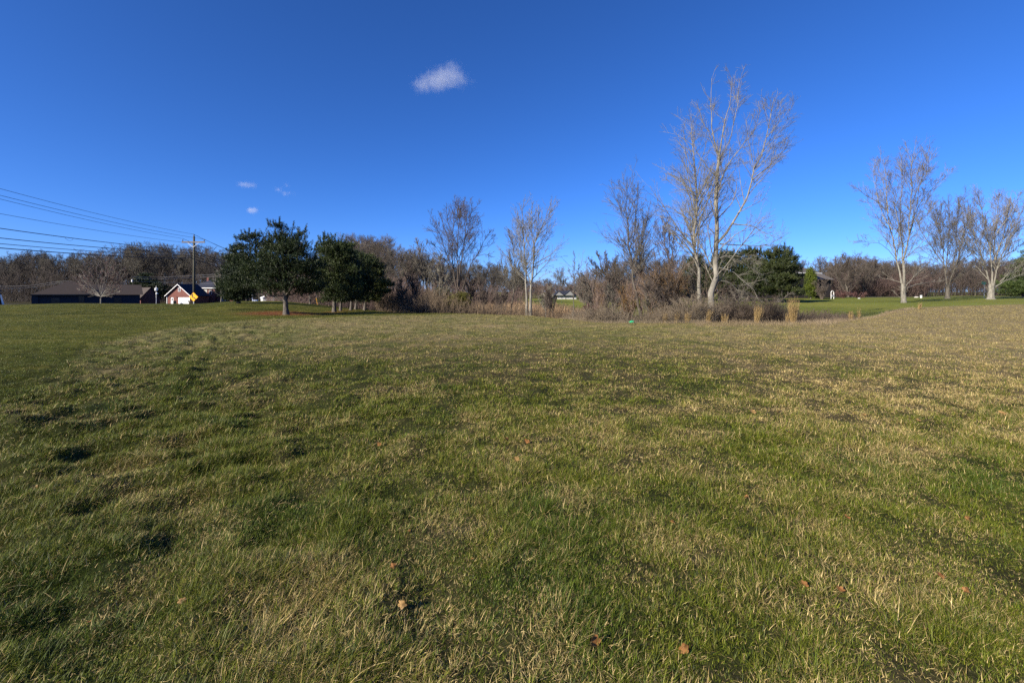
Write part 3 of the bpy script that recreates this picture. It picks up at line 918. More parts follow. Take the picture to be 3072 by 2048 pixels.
for i, (ub, ut, vt, wpx, y, bk, lab) in enumerate(SAPS):
    g = on(ub, y)
    vb = VH + (EYE - g[2]) / y * F
    h = vb - vt
    r = np.random.default_rng(200 + i)
    lim = [([(ub, vb), (ub + (ut - ub) * .35 + r.uniform(-3, 3), vb - h * .45), (ut, vt)], wpx, .8)]
    for _ in range(3):
        f = r.uniform(.4, .75); sgn = r.choice([-1, 1])
        x0 = ub + (ut - ub) * f
        lim.append(([(x0, vb - h * f), (x0 + sgn * h * .1, vb - h * (f + .12)), (x0 + sgn * h * .17, vb - h * (f + .27))], wpx * .5, .6))
    b_ = {'m': BM, 'd': BD, 'p': BP}[bk]
    hero('thicket_tree', lab, 'tree', y, lim, 300 + i, b_, M['twig_grey'] if bk != 'd' else M['twig_dark'], n=(34, 200, 900), rmin=.005 + .00012 * y,
         up=.2, group='thin bare trees in the thicket')


# ------------------------------------------------------------------ woods
def wood_mesh(seed, kind):
    r = np.random.default_rng(seed)
    z = np.linspace(0, 11.5 if kind != 'pear' else 9.5, 9)
    P = np.stack([np.cumsum(r.normal(0, .12, 9)), np.cumsum(r.normal(0, .12, 9)), z], 1)[None]
    P[:, 0] = 0
    R = np.linspace(.21, .05, 9)[None] * (1 if kind != 'pear' else .8)
    R[0, 0] *= 1.3
    if kind == 'oak':
        P1, R1 = grow(P, R, 17, .25, 1, .95, .60, r, .16, .08, 8, .62, .03, .45, slim=.014)
        P2, R2 = grow(P1, R1, 120, .2, 1, .75, .48, r, .16, .12, 6, .6, .018, .35)
    elif kind == 'tall':
        P1, R1 = grow(P, R, 16, .38, 1, .75, .44, r, .25, .08, 8, .6, .025, .4, slim=.014)
        P2, R2 = grow(P1, R1, 110, .2, 1, .7, .48, r, .2, .12, 6, .6, .016, .35)
    else:
        P1, R1 = grow(P, R, 44, .06, .95, .75, .52, r, .38, .05, 8, .5, .02, .6)
        P2, R2 = grow(P1, R1, 260, .15, 1, .6, .42, r, .35, .08, 6, .6, .014, .4)
    P3, R3 = grow(P2, R2, 900, .1, 1, .7, .5, r, .18, .14, 4, .6, .011, .4, lmin=.5)
    P4, R4 = grow(P3, R3, 4300, .1, 1, .65, .6, r, .18, .14, 3, .6, .0085, .3, lmin=.45)
    h = max(P3[..., 2].max(), P4[..., 2].max())
    V, B = join([(*tubes(P, R, 6), 0), (*tubes(P1, R1, 4), 0), (*tubes(P2, R2, 3), 0), (*tubes(P3, R3, 3), 1), (*tubes(P4, R4, 3), 1)])
    return V / h, B          # unit height


WOODV = {}
for kd, tw, cnt in (('oak', 'twig_wood', 5), ('tall', 'twig_grey', 4), ('pear', 'twig_brown', 3), ('oakr', 'twig_brown', 3)):
    for i in range(cnt):
        V, B = wood_mesh(500 + i + 17 * len(kd), 'oak' if kd == 'oakr' else kd)
        me = np_mesh('woodland_tree', V, B)
        me.materials.append(M['bark_mid']); me.materials.append(M[tw])
        WOODV[kd, i] = me


def put_tree(kd, i, u, y, vtop, name, label, group, r, wide=1.0):
    x = (u - U0) / F * y
    g = gz(x, y)
    h = EYE + (VH - vtop) / F * y - g
    if h < 1.5: return
    o = bpy.data.objects.new(name, WOODV[kd, i])
    COL.objects.link(o)
    o.location = (x, y, g - .1)
    w = h * wide * r.uniform(.9, 1.2)
    o.scale = (w, w, h)
    o.rotation_euler = (0, 0, r.random() * 6.28)
    props(o, label, 'tree', group)
    return o


def wood(u0, u1, y0, y1, n, prof, kinds, name, label, group, seed, wide=1.0, jit=14):
    r = np.random.default_rng(seed)
    for k in range(n):
        # even spread over the strip, jittered
        u = u0 + (u1 - u0) * ((k * .61803) % 1.0)
        y = y0 + (y1 - y0) * ((k * .7548 + .3) % 1.0)
        vt = np.interp(u, prof[0], prof[1]) + r.uniform(-jit * .9, jit * 1.1)
        kd, cnt = kinds[r.integers(len(kinds))]
        put_tree(kd, r.integers(cnt), u, y, vt, name, label, group, r, wide)


OAK, TALL, PEAR, OAKR = ('oak', 5), ('tall', 4), ('pear', 3), ('oakr', 3)
wood(-80, 720, 185, 235, 92, ([-80, 0, 100, 200, 320, 420, 500, 600, 720], [780, 772, 752, 768, 750, 728, 732, 738, 750]),
     [OAK, OAK, TALL], 'woodland_tree', 'bare dark tree in the wood behind the houses on the left', 'trees of the wood behind the left houses', 1, 1.0)
wood(700, 1120, 130, 175, 30, ([700, 900, 1000, 1040, 1120], [800, 780, 745, 712, 716]),
     [OAK, OAKR], 'woodland_tree', 'bare brown tree rising behind the row of pines', 'trees behind the row of pines', 2, 1.0)
wood(1050, 1330, 85, 125, 30, ([1050, 1100, 1150, 1200, 1250, 1330], [712, 708, 712, 738, 750, 765]),
     [OAKR, TALL, TALL], 'woodland_tree', 'bare grey-brown tree in the wood right of the pines', 'trees of the wood right of the pines', 3, 1.0)
wood(1310, 1570, 95, 140, 30, ([1310, 1400, 1450, 1530, 1570], [772, 782, 785, 795, 805]),
     [OAK, TALL], 'woodland_tree', 'bare tree in the low wood behind the broad dark tree', 'trees of the low wood in the middle', 4, 1.05)
wood(1540, 1900, 262, 330, 34, ([1540, 1600, 1650, 1700, 1760, 1900], [820, 838, 842, 846, 838, 830]),
     [OAK, TALL, OAKR], 'distant_tree', 'bare tree in the far wood behind the small white house', 'trees of the far wood behind the white house', 5, 1.5, 8)
wood(1740, 2140, 105, 145, 26, ([1740, 1800, 1850, 1950, 2040, 2140], [808, 788, 770, 755, 765, 775]),
     [OAK, OAKR], 'woodland_tree', 'bare tree behind the thicket between bowing trunk and evergreens', 'trees behind the thicket', 6, 1.0)
wood(2480, 3200, 145, 205, 80, ([2480, 2600, 2700, 2800, 3000, 3200], [795, 785, 790, 785, 780, 775]),
     [OAK, OAKR, TALL], 'woodland_tree', 'bare tree in the wood along the far side of the right lawn', 'trees of the wood beyond the right lawn', 7, 1.1)
rq = np.random.default_rng(77)
put_tree('tall', 1, 1679, 255, 796, 'distant_tree', 'tall tree standing directly over the roof of the small white house', None, rq, 1.0)
put_tree('tall', 2, 1752, 250, 815, 'distant_tree', 'pale thin tree just right of the small white house', None, rq, .9)
put_tree('oak', 2, 1640, 255, 830, 'distant_tree', 'spreading tree just left of the small white house', None, rq, .9)
put_tree('oakr', 1, 565, 172, 812, 'yard_tree', 'pale bare tree behind the ridge of the red brick garage', None, rq, .9)
for (u, y, vt, lab) in ((2412, 112, 768, 'oval brown twiggy tree above the left end of the taupe roof'),
                        (2463, 112, 762, 'oval brown twiggy tree above the middle of the taupe roof'),
                        (2545, 104, 747, 'largest oval brown twiggy tree at the right end of the taupe-roofed house'),
                        (2512, 118, 762, 'oval brown twiggy tree peeping over the low garage roof'),
                        (2590, 112, 766, 'oval brown twiggy tree second right of the taupe-roofed house'),
                        (2618, 118, 768, 'oval brown twiggy tree third right of the taupe-roofed house'),
                        (2650, 124, 780, 'oval brown twiggy tree just left of the tall grey lawn tree'),
                        (2748, 120, 785, 'oval brown twiggy tree beside the white marker post')):
    put_tree('pear', rq.integers(3), u, y, vt, 'pear_tree', lab, 'oval brown trees around the right lawn', rq, 1.15 if u != 2545 else 1.35)


wood(2495, 2760, 118, 150, 16, ([2495, 2560, 2620, 2700, 2760], [778, 762, 772, 782, 790]),
     [PEAR, OAKR], 'woodland_tree', 'dense brown tree in the dark band between the taupe-roofed house and the tall grey tree', 'trees of the dark band right of the house', 8, 1.2)


# ------------------------------------------------------------------ brush, reeds
def brush(name, label, cat, seed, n, u0, u1, ya, yb, h0, h1, c1, c2, rmin, lean=.35, k1=3, k2=3, prof=None):
    """ya, yb: functions of u for near and far limit"""
    r = np.random.default_rng(seed)
    u = r.uniform(u0, u1, n); f = r.random(n)
    y = ya(u) + (yb(u) - ya(u)) * f
    x = (u - U0) / F * y
    z = ground_z(x, y)
    h = r.uniform(h0, h1, n) * (1 + .35 * vn(u * .02, y * .4, seed))
    if prof is not None: h = h * np.interp(u, prof[0], prof[1])
    m = 5
    P = np.empty((n, m, 3)); P[:, 0] = np.stack([x, y, z - .03], 1)
    D = nrm(np.stack([r.normal(.05, lean, n), r.normal(0, lean, n), np.ones(n)], 1))
    for j in range(1, m):
        P[:, j] = P[:, j - 1] + D * (h / (m - 1))[:, None]
        D = nrm(D + r.normal(0, .16, (n, 3)) + np.array([0, 0, .02]))
    R = np.maximum(h[:, None] * .004 * (1 - np.linspace(0, 1, m) * .7), rmin)
    parts = [(P, R)]
    if k1:
        P1, R1 = grow(P, R, n * k1, .2, 1, .6, .42, r, .2, .15, 4, .7, rmin, .3); parts.append((P1, R1))
        if k2:
            P2, R2 = grow(P1, R1, n * k1 * k2, .1, 1, .65, .5, r, .15, .18, 3, .7, rmin * .85, .3); parts.append((P2, R2))
    Vs = []; Bs = []; Cs = []; off = 0
    for P_, R_ in parts:
        V, Q = tubes(P_, R_, 3); Vs.append(V); Bs.append(Q + off); off += len(V)
        q = np.clip(r.normal(.5, .3, len(P_)) + .35 * vn(P_[:, 0, 0] * .5, P_[:, 0, 1] * .5, seed + 3), 0, 1)[:, None]
        c = np.array(c1) * (1 - q) + np.array(c2) * q
        Cs.append(np.repeat(c, P_.shape[1] * 3, 0))
    o = link(name, np_mesh(name, np.concatenate(Vs), Bs, np.concatenate(Cs)), M['brush'])
    props(o, label, cat, kind='stuff')
    return o


E = lambda a: (lambda u: edge_y(u) + a)
K = lambda a: (lambda u: np.full_like(u, a))
brush('undergrowth', 'greyish pink leafless brush along the field edge left of the tallest tree', 'brush', 31, 2700, 1690, 2150, E(-.4), E(7), .5, 1.15,
      (.105, .082, .056), (.235, .19, .135), .0042, prof=([1690, 1760, 1950, 2000, 2150], [.55, .85, .8, 1.1, 1.1]))
brush('undergrowth', 'dark brown leafless brush on the bank right of the tallest tree', 'brush', 32, 2600, 2130, 2560, E(.6), E(8), .6, 1.25,
      (.06, .045, .034), (.16, .125, .095), .0045, prof=([2130, 2300, 2420, 2560], [1.2, 1.1, .7, .35]))
brush('undergrowth', 'red-brown brush at the foot of the broad dark tree', 'brush', 33, 2200, 1130, 1720, lambda u: edge_y(u) + .5, lambda u: edge_y(u) + 12, .8, 1.6,
      (.085, .062, .042), (.20, .15, .10), .0055, prof=([1130, 1300, 1400, 1500, 1720], [1.4, 1.2, .85, .6, .5]))
brush('undergrowth', 'tangled dark brush under the wood right of the pines', 'brush', 34, 3200, 800, 1560, K(58.), K(84.), 1.5, 4.0,
      (.075, .052, .044), (.17, .12, .10), .012, prof=([800, 960, 1200, 1560], [.8, 1, 1, .8]))
brush('undergrowth', 'dark understorey of the wood behind the houses on the left', 'brush', 35, 3000, -80, 1000, K(176.), K(215.), 5, 12,
      (.035, .028, .025), (.085, .07, .06), .028)
brush('undergrowth', 'dark red-brown shrubs under the band of trees right of the house', 'brush', 45, 1500, 2500, 2780, K(112.), K(135.), 2.5, 5,
      (.07, .045, .04), (.15, .105, .09), .02)
brush('undergrowth', 'brown understorey of the wood beyond the right lawn', 'brush', 36, 1900, 2480, 3150, K(140.), K(185.), 4, 9,
      (.055, .042, .036), (.13, .10, .085), .022)
brush('undergrowth', 'understorey of the far wood around the small white house', 'brush', 37, 1700, 1540, 2140, K(245.), K(300.), 5, 9,
      (.085, .06, .05), (.17, .125, .105), .032)
brush('undergrowth', 'twiggy understorey behind the thicket and the evergreens', 'brush', 38, 1500, 1740, 2140, K(95.), K(125.), 1.5, 5,
      (.09, .062, .052), (.19, .14, .12), .016)
brush('undergrowth', 'mixed thin stems filling the middle of the thicket', 'brush', 39, 230, 1760, 2200, E(2), E(11), 1.6, 4.4,
      (.10, .07, .055), (.25, .185, .145), .006, prof=([1740, 1900, 2100, 2240], [.7, 1.1, 1.0, .9]))
brush('reeds', 'tan reeds standing in the hollow before the far bank', 'reeds', 40, 9000, 1400, 1800, lambda u: edge_y(u) + 10, lambda u: edge_y(u) + 24, .9, 1.6,
      (.19, .125, .075), (.36, .255, .155), .009, lean=.13, k1=0, prof=([1400, 1540, 1700, 1800], [.9, 1.15, 1.2, .8]))
brush('dry_grass', 'bleached tall grass fringing the right edge of the field', 'grass', 41, 5200, 2080, 2740, E(-3.5), E(1.0), .08, .30,
      (.17, .125, .07), (.34, .265, .17), .0028, lean=.5, k1=0)
brush('dry_grass', 'pale dead grass fringe at the foot of the brush', 'grass', 42, 3600, 1680, 2120, E(-1.4), E(.8), .08, .32,
      (.14, .11, .065), (.28, .225, .15), .0028, lean=.45, k1=0)


def bush(name, label, u, y, v_top, wpx, seed, twig, n=(60, 500, 2400), rmin=.008, wig=.14, group=None):
    r = np.random.default_rng(seed)
    g = on(u, y)
    h = EYE + (VH - v_top) / F * y - g[2]
    w = wpx / F * y * .5
    ns = 26
    a = r.random(ns) * 2 * pi; q = np.sqrt(r.random(ns))
    tip = np.stack([np.cos(a) * q * w, np.sin(a) * q * w, h * (1 - .35 * q ** 2) * r.uniform(.8, 1, ns)], 1)
    base = np.stack([np.cos(a) * q * w * .15, np.sin(a) * q * w * .15, np.full(ns, -.05)], 1)
    P = np.array([resample([b, b * .5 + t * .5 + np.array([0, 0, .1 * h]), t], 8) for b, t in zip(base, tip)])
    R = np.linspace(h * .010, h * .003, 8)[None].repeat(ns, 0)
    P1, R1 = grow(P, R, n[0] * 2, .15, 1, .6, .3, r, .1, wig, 5, .6, rmin, .3)
    P2, R2 = grow(P1, R1, n[1], .1, 1, .6, .5, r, .1, wig, 4, .6, rmin, .3)
    P3, R3 = grow(P2, R2, n[2], .1, 1, .6, .6, r, .1, wig, 3, .6, rmin * .8, .3)
    V, B = join([(*tubes(P, R, 4), 0), (*tubes(P1, R1, 3), 0), (*tubes(P2, R2, 3), 0), (*tubes(P3, R3, 3), 0)])
    o = link(name, np_mesh(name, V, B), twig, None, g)
    props(o, label, 'bush', group)
    return o


bush('willow_bush', 'orange twiggy willow behind the two leaning black trunks', 1975, 31, 795, 110, 61, M['twig_orange'], (70, 700, 3600), .007)
bush('willow_bush', 'smaller orange-brown bush left of the leaning pale trunk', 1884, 34, 852, 70, 62, M['twig_orange'], (60, 500, 2400), .007)
bush('willow_bush', 'rusty brown bush rising in front of the gap by the bowing trunk', 1792, 40, 835, 70, 63, M['twig_orange'], (60, 500, 2200), .008)
bush('dark_bush', 'dense dark maroon bush low at the field edge', 1768, 30, 912, 50, 64, M['twig_maroon'], (60, 700, 3600), .007)
bush('dark_bush', 'rounded brown bush at the left end of the centre thicket', 1300, 45, 890, 70, 65, M['twig_brown'], (60, 600, 3000), .009)
bush('dark_bush', 'low arching brown bush under the leaning bare tree', 1262, 42, 900, 60, 66, M['twig_brown'], (60, 500, 2400), .009)
bush('dark_bush', 'wide reddish bush rising behind the field crest', 1475, 62, 858, 90, 67, M['twig_brown'], (50, 400, 2000), .010)
bush('dark_bush', 'round leafless bush in front of the lower garage roof', 2466, 82, 838, 52, 68, M['twig_brown'], (60, 500, 2400), .012)
bush('dark_bush', 'bare shrub in front of the white garage door', 572, 143, 898, 22, 69, M['twig_grey'], (30, 200, 800), .02)


# golden clumps of broom sedge, each its own plant
def sedge(u, y, vtop, wpx, seed, label, n=260, tilt=0.0):
    r = np.random.default_rng(seed)
    g = on(u, y)
    h = EYE + (VH - vtop) / F * y - g[2]
    w = wpx / F * y * .5
    P = np.empty((n, 5, 3)); a = r.random(n) * 2 * pi; q = np.sqrt(r.random(n))
    P[:, 0] = np.stack([np.cos(a) * q * w * .42, np.sin(a) * q * w * .42, np.full(n, -.03)], 1)
    D = nrm(np.stack([np.cos(a) * q * .13 + tilt + r.normal(0, .05, n), np.sin(a) * q * .13 + r.normal(0, .05, n), np.ones(n)], 1))
    hh = h * (.35 + .68 * r.random(n) ** 1.5)
    for j in range(1, 5):
        P[:, j] = P[:, j - 1] + D * (hh / 4)[:, None]
        D = nrm(D + r.normal(0, .05, (n, 3)) + np.array([tilt * .2, 0, 0]))
    R = np.full((n, 5), .0035) * np.array([1, 1, .9, .8, .4])
    P1, R1 = grow(P, R, n * 2, .4, 1, .22, .2, r, .5, .08, 3, .9, .003, .2)
    V, B = join([(*tubes(P, R, 3), 0), (*tubes(P1, R1, 3), 0)])
    q = r.random(len(V) // 1)[:, None]
    c = np.repeat(r.random((len(V) // 3, 1)), 3, 0)[:len(V)]
    c = np.array([.24, .155, .06]) * (1 - c) + np.array([.46, .34, .16]) * c
    o = link('broom_sedge', np_mesh('broom_sedge', V, B, c), M['brush'], None, g)
    props(o, label, 'dry grass', 'golden clumps along the field edge')


sedge(2380, 24.6, 897, 30, 1, 'tallest golden dry grass clump standing on the field edge', 420)
sedge(2270, 24.4, 918, 26, 2, 'orange-gold leaning clump between the tallest tree and the tallest clump', 340, .12)
sedge(2124, 24.4, 930, 24, 3, 'golden clump against the foot of the tallest tree', 260, .12)
sedge(2060, 24.6, 935, 26, 4, 'golden clump at the foot of the leaning black trunks', 220, .15)
sedge(2026, 24.8, 936, 18, 5, 'small straw clump left of the leaning trunks\' foot', 160, .1)
sedge(1992, 25.0, 938, 22, 6, 'leftmost straw clump, under the many-branched dark tree', 120, .1)
sedge(2173, 24.6, 938, 34, 7, 'sparse straw clump right of the tallest tree', 120, .02)
sedge(2362, 24.8, 935, 16, 8, 'short sparse clump at the left side of the tallest clump', 70, 0)
sedge(2552, 27.5, 928, 22, 9, 'wispy yellow clump at the lawn side of the field edge', 110, .0)
sedge(2577, 28.5, 922, 10, 10, 'narrow spike of yellow grass by the lawn', 60, .03)
sedge(2757, 41, 905, 14, 11, 'orange clump leaning right below the tall grey lawn tree', 160, .22)


# ------------------------------------------------------------------ evergreens
def evergreen(name, label, u, y, lobes, seed, n_tuft, c1, c2, trunk=None, tuft=.30, needle=.16, nn=11, limbs=True, group=None, upw=.9, nw=.02, trunk_top=None, candles=0, boughs=True):
    """lobes: (u, v, ru, rv, dy) ellipsoids in photo pixels, dy = depth offset in metres"""
    r = np.random.default_rng(seed)
    s = y / F
    g = on(u, y)
    L = np.array([[*(W(a, b, y + dy)), c * s, d * s] for a, b, c, d, dy in lobes])
    vol = (L[:, 3] ** 2 * L[:, 4]) ** (2 / 3)
    li = r.choice(len(L), n_tuft, p=vol / vol.sum())
    d = nrm(r.normal(size=(n_tuft, 3)))
    rad = r.uniform(.5, 1.04, n_tuft) ** .7
    # lumpy surface
    lump = 1 + .20 * np.sin(d[:, 0] * 5 + li) * np.cos(d[:, 2] * 6 + li * 2) + .14 * np.sin(d[:, 1] * 9 + d[:, 2] * 11 + li * 3) + r.normal(0, .07, n_tuft)
    p = L[li, :3] + d * np.stack([L[li, 3], L[li, 3], L[li, 4]], 1) * (rad * lump)[:, None]
    if boughs:
        # needles sit on separate boughs with gaps between them
        nb_ = max(40, n_tuft // 42)
        bi = r.choice(n_tuft, nb_)
        own = r.integers(nb_, size=n_tuft)
        use = r.random(n_tuft) < .68
        sg = .23 * (y / 33) ** .6
        q = p[bi][own] + r.normal(0, 1, (n_tuft, 3)) * np.array([sg, sg, sg * .42]) + d[bi][own] * sg * .2
        p = np.where(use[:, None], q, p)
        zt = (L[:, 2] + L[:, 4]).max()
        p[:, 2] = np.where(p[:, 2] > zt, 2 * zt - p[:, 2], p[:, 2])
        d = np.where(use[:, None], d[bi][own], d)
    o_ = nrm(d * np.array([1, 1, .5]) + np.array([0, 0, upw]) + r.normal(0, .25, (n_tuft, 3)))
    if candles:
        # leader shoots: stacked tufts climbing out of the crown surface
        top = np.argsort(-(d[:, 2] * rad + r.random(n_tuft) * .5))[:n_tuft // 3]
        pick = r.choice(top, candles)
        nd_ = nrm(d[pick] * np.array([.5, .5, .3]) + np.array([0, 0, 1.]))
        st = [p[pick] + nd_ * tuft * q for q in (.4, .75, 1.1, 1.4)]
        p = np.concatenate([p] + st); o_ = np.concatenate([o_] + [nd_] * 4); n_tuft = len(p)
    t = thing(name, label, 'tree', g, group=group)
    # needle brushes: nn flat needles around each short shoot
    nn = int(nn * 1.7); nw = nw * .62
    N = n_tuft * nn
    ti = np.repeat(np.arange(n_tuft), nn)
    f = r.random(N)
    sz = np.repeat(r.uniform(.6, 1.25, n_tuft), nn)
    b0 = p[ti] + o_[ti] * (f * tuft * sz)[:, None]
    q = nrm(np.cross(o_[ti], r.normal(size=(N, 3))))
    nd = nrm(o_[ti] * .8 + q)
    tip = b0 + nd * (needle * sz * r.uniform(.7, 1.2, N))[:, None]
    wv = nrm(np.cross(nd, r.normal(size=(N, 3)))) * nw
    V = np.stack([b0 - wv, b0 + wv, tip], 1).reshape(-1, 3) - g
    T = np.arange(N * 3).reshape(-1, 3)
    qq = np.clip(r.normal(.5, .28, n_tuft) + .3 * np.sin(p[:, 0] * 1.7 / (y / 33) + seed) * np.cos(p[:, 2] * 2.1 / (y / 33)), 0, 1)[:, None]
    c = np.array(c1) * (1 - qq) + np.array(c2) * qq
    c = np.repeat(c[ti], 3, 0)
    link('crown', np_mesh('crown', V, [T], c, smooth=False), M['needles'], t)
    if trunk:
        w0 = trunk * s * .5
        top = W(u + (trunk_top[0] if trunk_top else 0), (trunk_top[1] if trunk_top else lobes[0][1]), y)
        P = resample([g + np.array([0, 0, -.05]), g * .55 + top * .45 + np.array([0, 0, 0]), top], 10)
        R = np.linspace(w0, w0 * .35, 10); R[0] *= 1.35
        Ps = [P]; Rs = [R]
        if limbs:
            k = 26
            ii = r.choice(n_tuft, k)
            for j in ii:
                f = r.uniform(.25, .9)
                a = P[int(f * 9)]
                e = p[j] * .8 + a * .2
                Ps.append(resample([a, (a + e) / 2 + np.array([0, 0, -.12 * np.linalg.norm(e - a)]), e], 10)); Rs.append(np.linspace(w0 * .36, w0 * .08, 10))
        V, Q = tubes(np.array(Ps) - g, np.array(Rs), 7)
        link('trunk', np_mesh('trunk', V, [Q]), M['bark_pine'], t)
    return t


PC1, PC2 = (.012, .022, .007), (.042, .06, .016)
OC1, OC2 = (.028, .04, .010), (.085, .10, .022)
evergreen('pine_tree', 'largest dark pine with a broad crown standing in the red-brown bed', 859, 33.5, [
    (840, 792, 68, 60, 0), (770, 808, 58, 54, -.2), (892, 778, 52, 60, .3), (757, 742, 20, 30, 0), (797, 716, 17, 30, .4), (831, 704, 15, 26, -.3),
    (872, 705, 18, 26, .5), (905, 714, 17, 28, -.2), (925, 750, 18, 34, .2), (850, 735, 40, 32, 0), (930, 820, 44, 52, 0), (860, 825, 70, 45, -.8), (720, 835, 46, 36, 0), (700, 850, 28, 20, .4),
    (940, 855, 38, 24, .2), (800, 845, 55, 28, .7), (745, 868, 50, 16, .3), (820, 872, 46, 16, -.5), (890, 868, 44, 18, .3), (950, 862, 28, 20, .2), (690, 862, 22, 14, 0), (748, 722, 14, 16, 0),  (845, 770, 60, 60, 1.2), (850, 790, 60, 60, -1.3)],
    71, 9500, PC1, PC2, trunk=16, candles=260, tuft=.26, needle=.13, nn=12, trunk_top=(-10, 770))
evergreen('spruce_tree', 'pointed evergreen half hidden behind the left side of the largest pine', 716, 48, [
    (716, 840, 44, 52, 0), (714, 800, 32, 42, 0), (712, 770, 20, 28, 0), (711, 752, 9, 16, 0), (712, 880, 42, 28, 0), (740, 830, 40, 50, .5)],
    72, 5200, PC1, PC2, trunk=10, tuft=.35, needle=.2, nn=10, trunk_top=(-4, 760), nw=.028)
evergreen('pine_tree', 'second pine of the row, directly right of the largest pine', 1003, 40, [
    (1000, 800, 48, 66, 0), (985, 760, 32, 36, .2), (1018, 765, 34, 34, -.2), (1040, 800, 34, 46, 0), (990, 845, 44, 42, .4), (975, 735, 16, 18, 0), (1005, 733, 18, 18, 0), (1000, 730, 8, 14, .3),
    (1040, 750, 18, 22, .2), (1045, 850, 45, 38, 0), (985, 872, 34, 22, .2), (1015, 882, 36, 20, -.2), (995, 892, 26, 12, .3), (960, 840, 16, 26, 0)],
    73, 6200, (.02, .034, .010), (.066, .088, .024), trunk=12, candles=150, tuft=.3, needle=.16, nn=11, trunk_top=(0, 780), group='row of pines', nw=.024)
evergreen('pine_tree', 'third pine of the row, its slim trunk close to the second', 1022, 43, [
    (1040, 840, 40, 48, 0), (1030, 800, 34, 40, .3), (1050, 790, 22, 30, 0), (1045, 888, 34, 16, 0)], 74, 2600, PC1, PC2, trunk=8, tuft=.32, needle=.18, nn=10, trunk_top=(4, 800), group='row of pines', nw=.026)
evergreen('pine_tree', 'fourth pine of the row, trunk standing free in the gap', 1053, 46, [
    (1070, 810, 38, 46, 0), (1065, 780, 20, 26, .3), (1075, 850, 46, 36, 0), (1050, 850, 40, 34, 0), (1075, 890, 40, 14, 0)], 75, 3400, PC1, PC2, trunk=8, tuft=.33, needle=.19, nn=10, trunk_top=(8, 800), group='row of pines', nw=.028)
evergreen('pine_tree', 'fifth pine of the row, behind and right of the fourth', 1067, 52, [
    (1090, 830, 34, 46, 0), (1090, 860, 40, 30, .3)], 76, 2400, PC1, PC2, trunk=8, tuft=.36, needle=.2, nn=10, trunk_top=(10, 820), group='row of pines', nw=.03)
evergreen('pine_tree', 'last pine of the row, olive green with a sloping right side', 1094, 50, [
    (1112, 815, 30, 40, 0), (1098, 800, 22, 34, .2), (1122, 845, 36, 32, 0), (1130, 876, 36, 18, 0), (1105, 860, 40, 28, .4), (1105, 892, 34, 12, 0), (1148, 866, 18, 16, 0)], 77, 3600, OC1, OC2, trunk=9, tuft=.35, needle=.2, nn=10,
    trunk_top=(10, 810), group='row of pines', nw=.03)
# evergreens behind the tallest tree
evergreen('pine_tree', 'bushy green pine at the right end of the evergreen group by the house', 2335, 66, [
    (2330, 820, 52, 50, 0), (2340, 780, 36, 32, 0), (2325, 760, 18, 18, 0), (2350, 770, 20, 18, .5), (2300, 850, 52, 34, 0), (2350, 860, 50, 30, .5), (2378, 820, 26, 30, 0), (2332, 750, 9, 10, 0), (2385, 800, 14, 9, 0)],
    78, 6500, (.018, .028, .009), (.058, .07, .021), trunk=12, candles=120, tuft=.42, needle=.25, nn=10, trunk_top=(0, 790), nw=.038)
evergreen('pine_tree', 'dark pine behind the tallest bare tree, centre of the evergreen group', 2245, 72, [
    (2250, 820, 46, 56, 0), (2240, 780, 30, 30, 0), (2262, 775, 24, 24, .5), (2240, 850, 60, 36, 0)],
    79, 4600, (.017, .026, .008), (.05, .062, .02), trunk=12, candles=80, tuft=.45, needle=.27, nn=10, trunk_top=(0, 790), nw=.04)
evergreen('pine_tree', 'pine seen between the two pale trunks, left part of the evergreen group', 2160, 74, [
    (2170, 825, 46, 52, 0), (2180, 785, 28, 28, 0), (2150, 855, 50, 34, 0)],
    80, 4000, (.017, .026, .008), (.05, .062, .02), trunk=12, candles=80, tuft=.45, needle=.27, nn=10, trunk_top=(0, 790), nw=.04)
evergreen('pine_tree', 'leftmost pine of the evergreen group, behind the many-branched dark tree', 2085, 76, [
    (2085, 830, 40, 48, 0), (2090, 795, 24, 28, 0), (2070, 860, 44, 28, 0)],
    81, 3200, (.017, .028, .008), (.052, .068, .02), trunk=12, tuft=.45, needle=.27, nn=10, trunk_top=(0, 800), nw=.04)
evergreen('arborvitae', 'tall narrow bright green arborvitae with twin tips against the dark house wall', 2432, 84, [
    (2430, 865, 15, 30, 0), (2429, 840, 13, 30, 0), (2425, 820, 6, 18, 0), (2433, 820, 6, 18, 0), (2434, 850, 12, 40, 0)],
    82, 3000, (.05, .075, .008), (.12, .15, .02), trunk=4, tuft=.18, needle=.16, nn=9, limbs=False, boughs=False, upw=1.6, nw=.03)
evergreen('pine_tree', 'dark green evergreen at the right edge of the lawn', 3072, 105, [
    (3060, 855, 40, 34, 0), (3075, 815, 30, 40, 0), (3035, 865, 30, 24, 0), (3085, 780, 18, 24, 0)],
    83, 3600, (.026, .045, .012), (.08, .11, .03), trunk=10, tuft=.6, needle=.35, nn=9, nw=.05)
evergreen('evergreen_bush', 'yellow-green bush at the foot of the broad dark tree', 1374, 42.3, [
    (1378, 905, 20, 22, 0), (1362, 912, 14, 16, 0), (1390, 915, 10, 16, 0)], 84, 1500, (.06, .06, .010), (.14, .13, .025), tuft=.25, needle=.18, nn=9, nw=.024)
evergreen('evergreen_bush', 'dim green cedar in the shade left of the broad dark tree', 1322, 52, [
    (1322, 882, 15, 18, 0), (1322, 900, 20, 14, 0)], 85, 900, (.03, .038, .012), (.06, .07, .02), tuft=.28, needle=.2, nn=8, nw=.028)
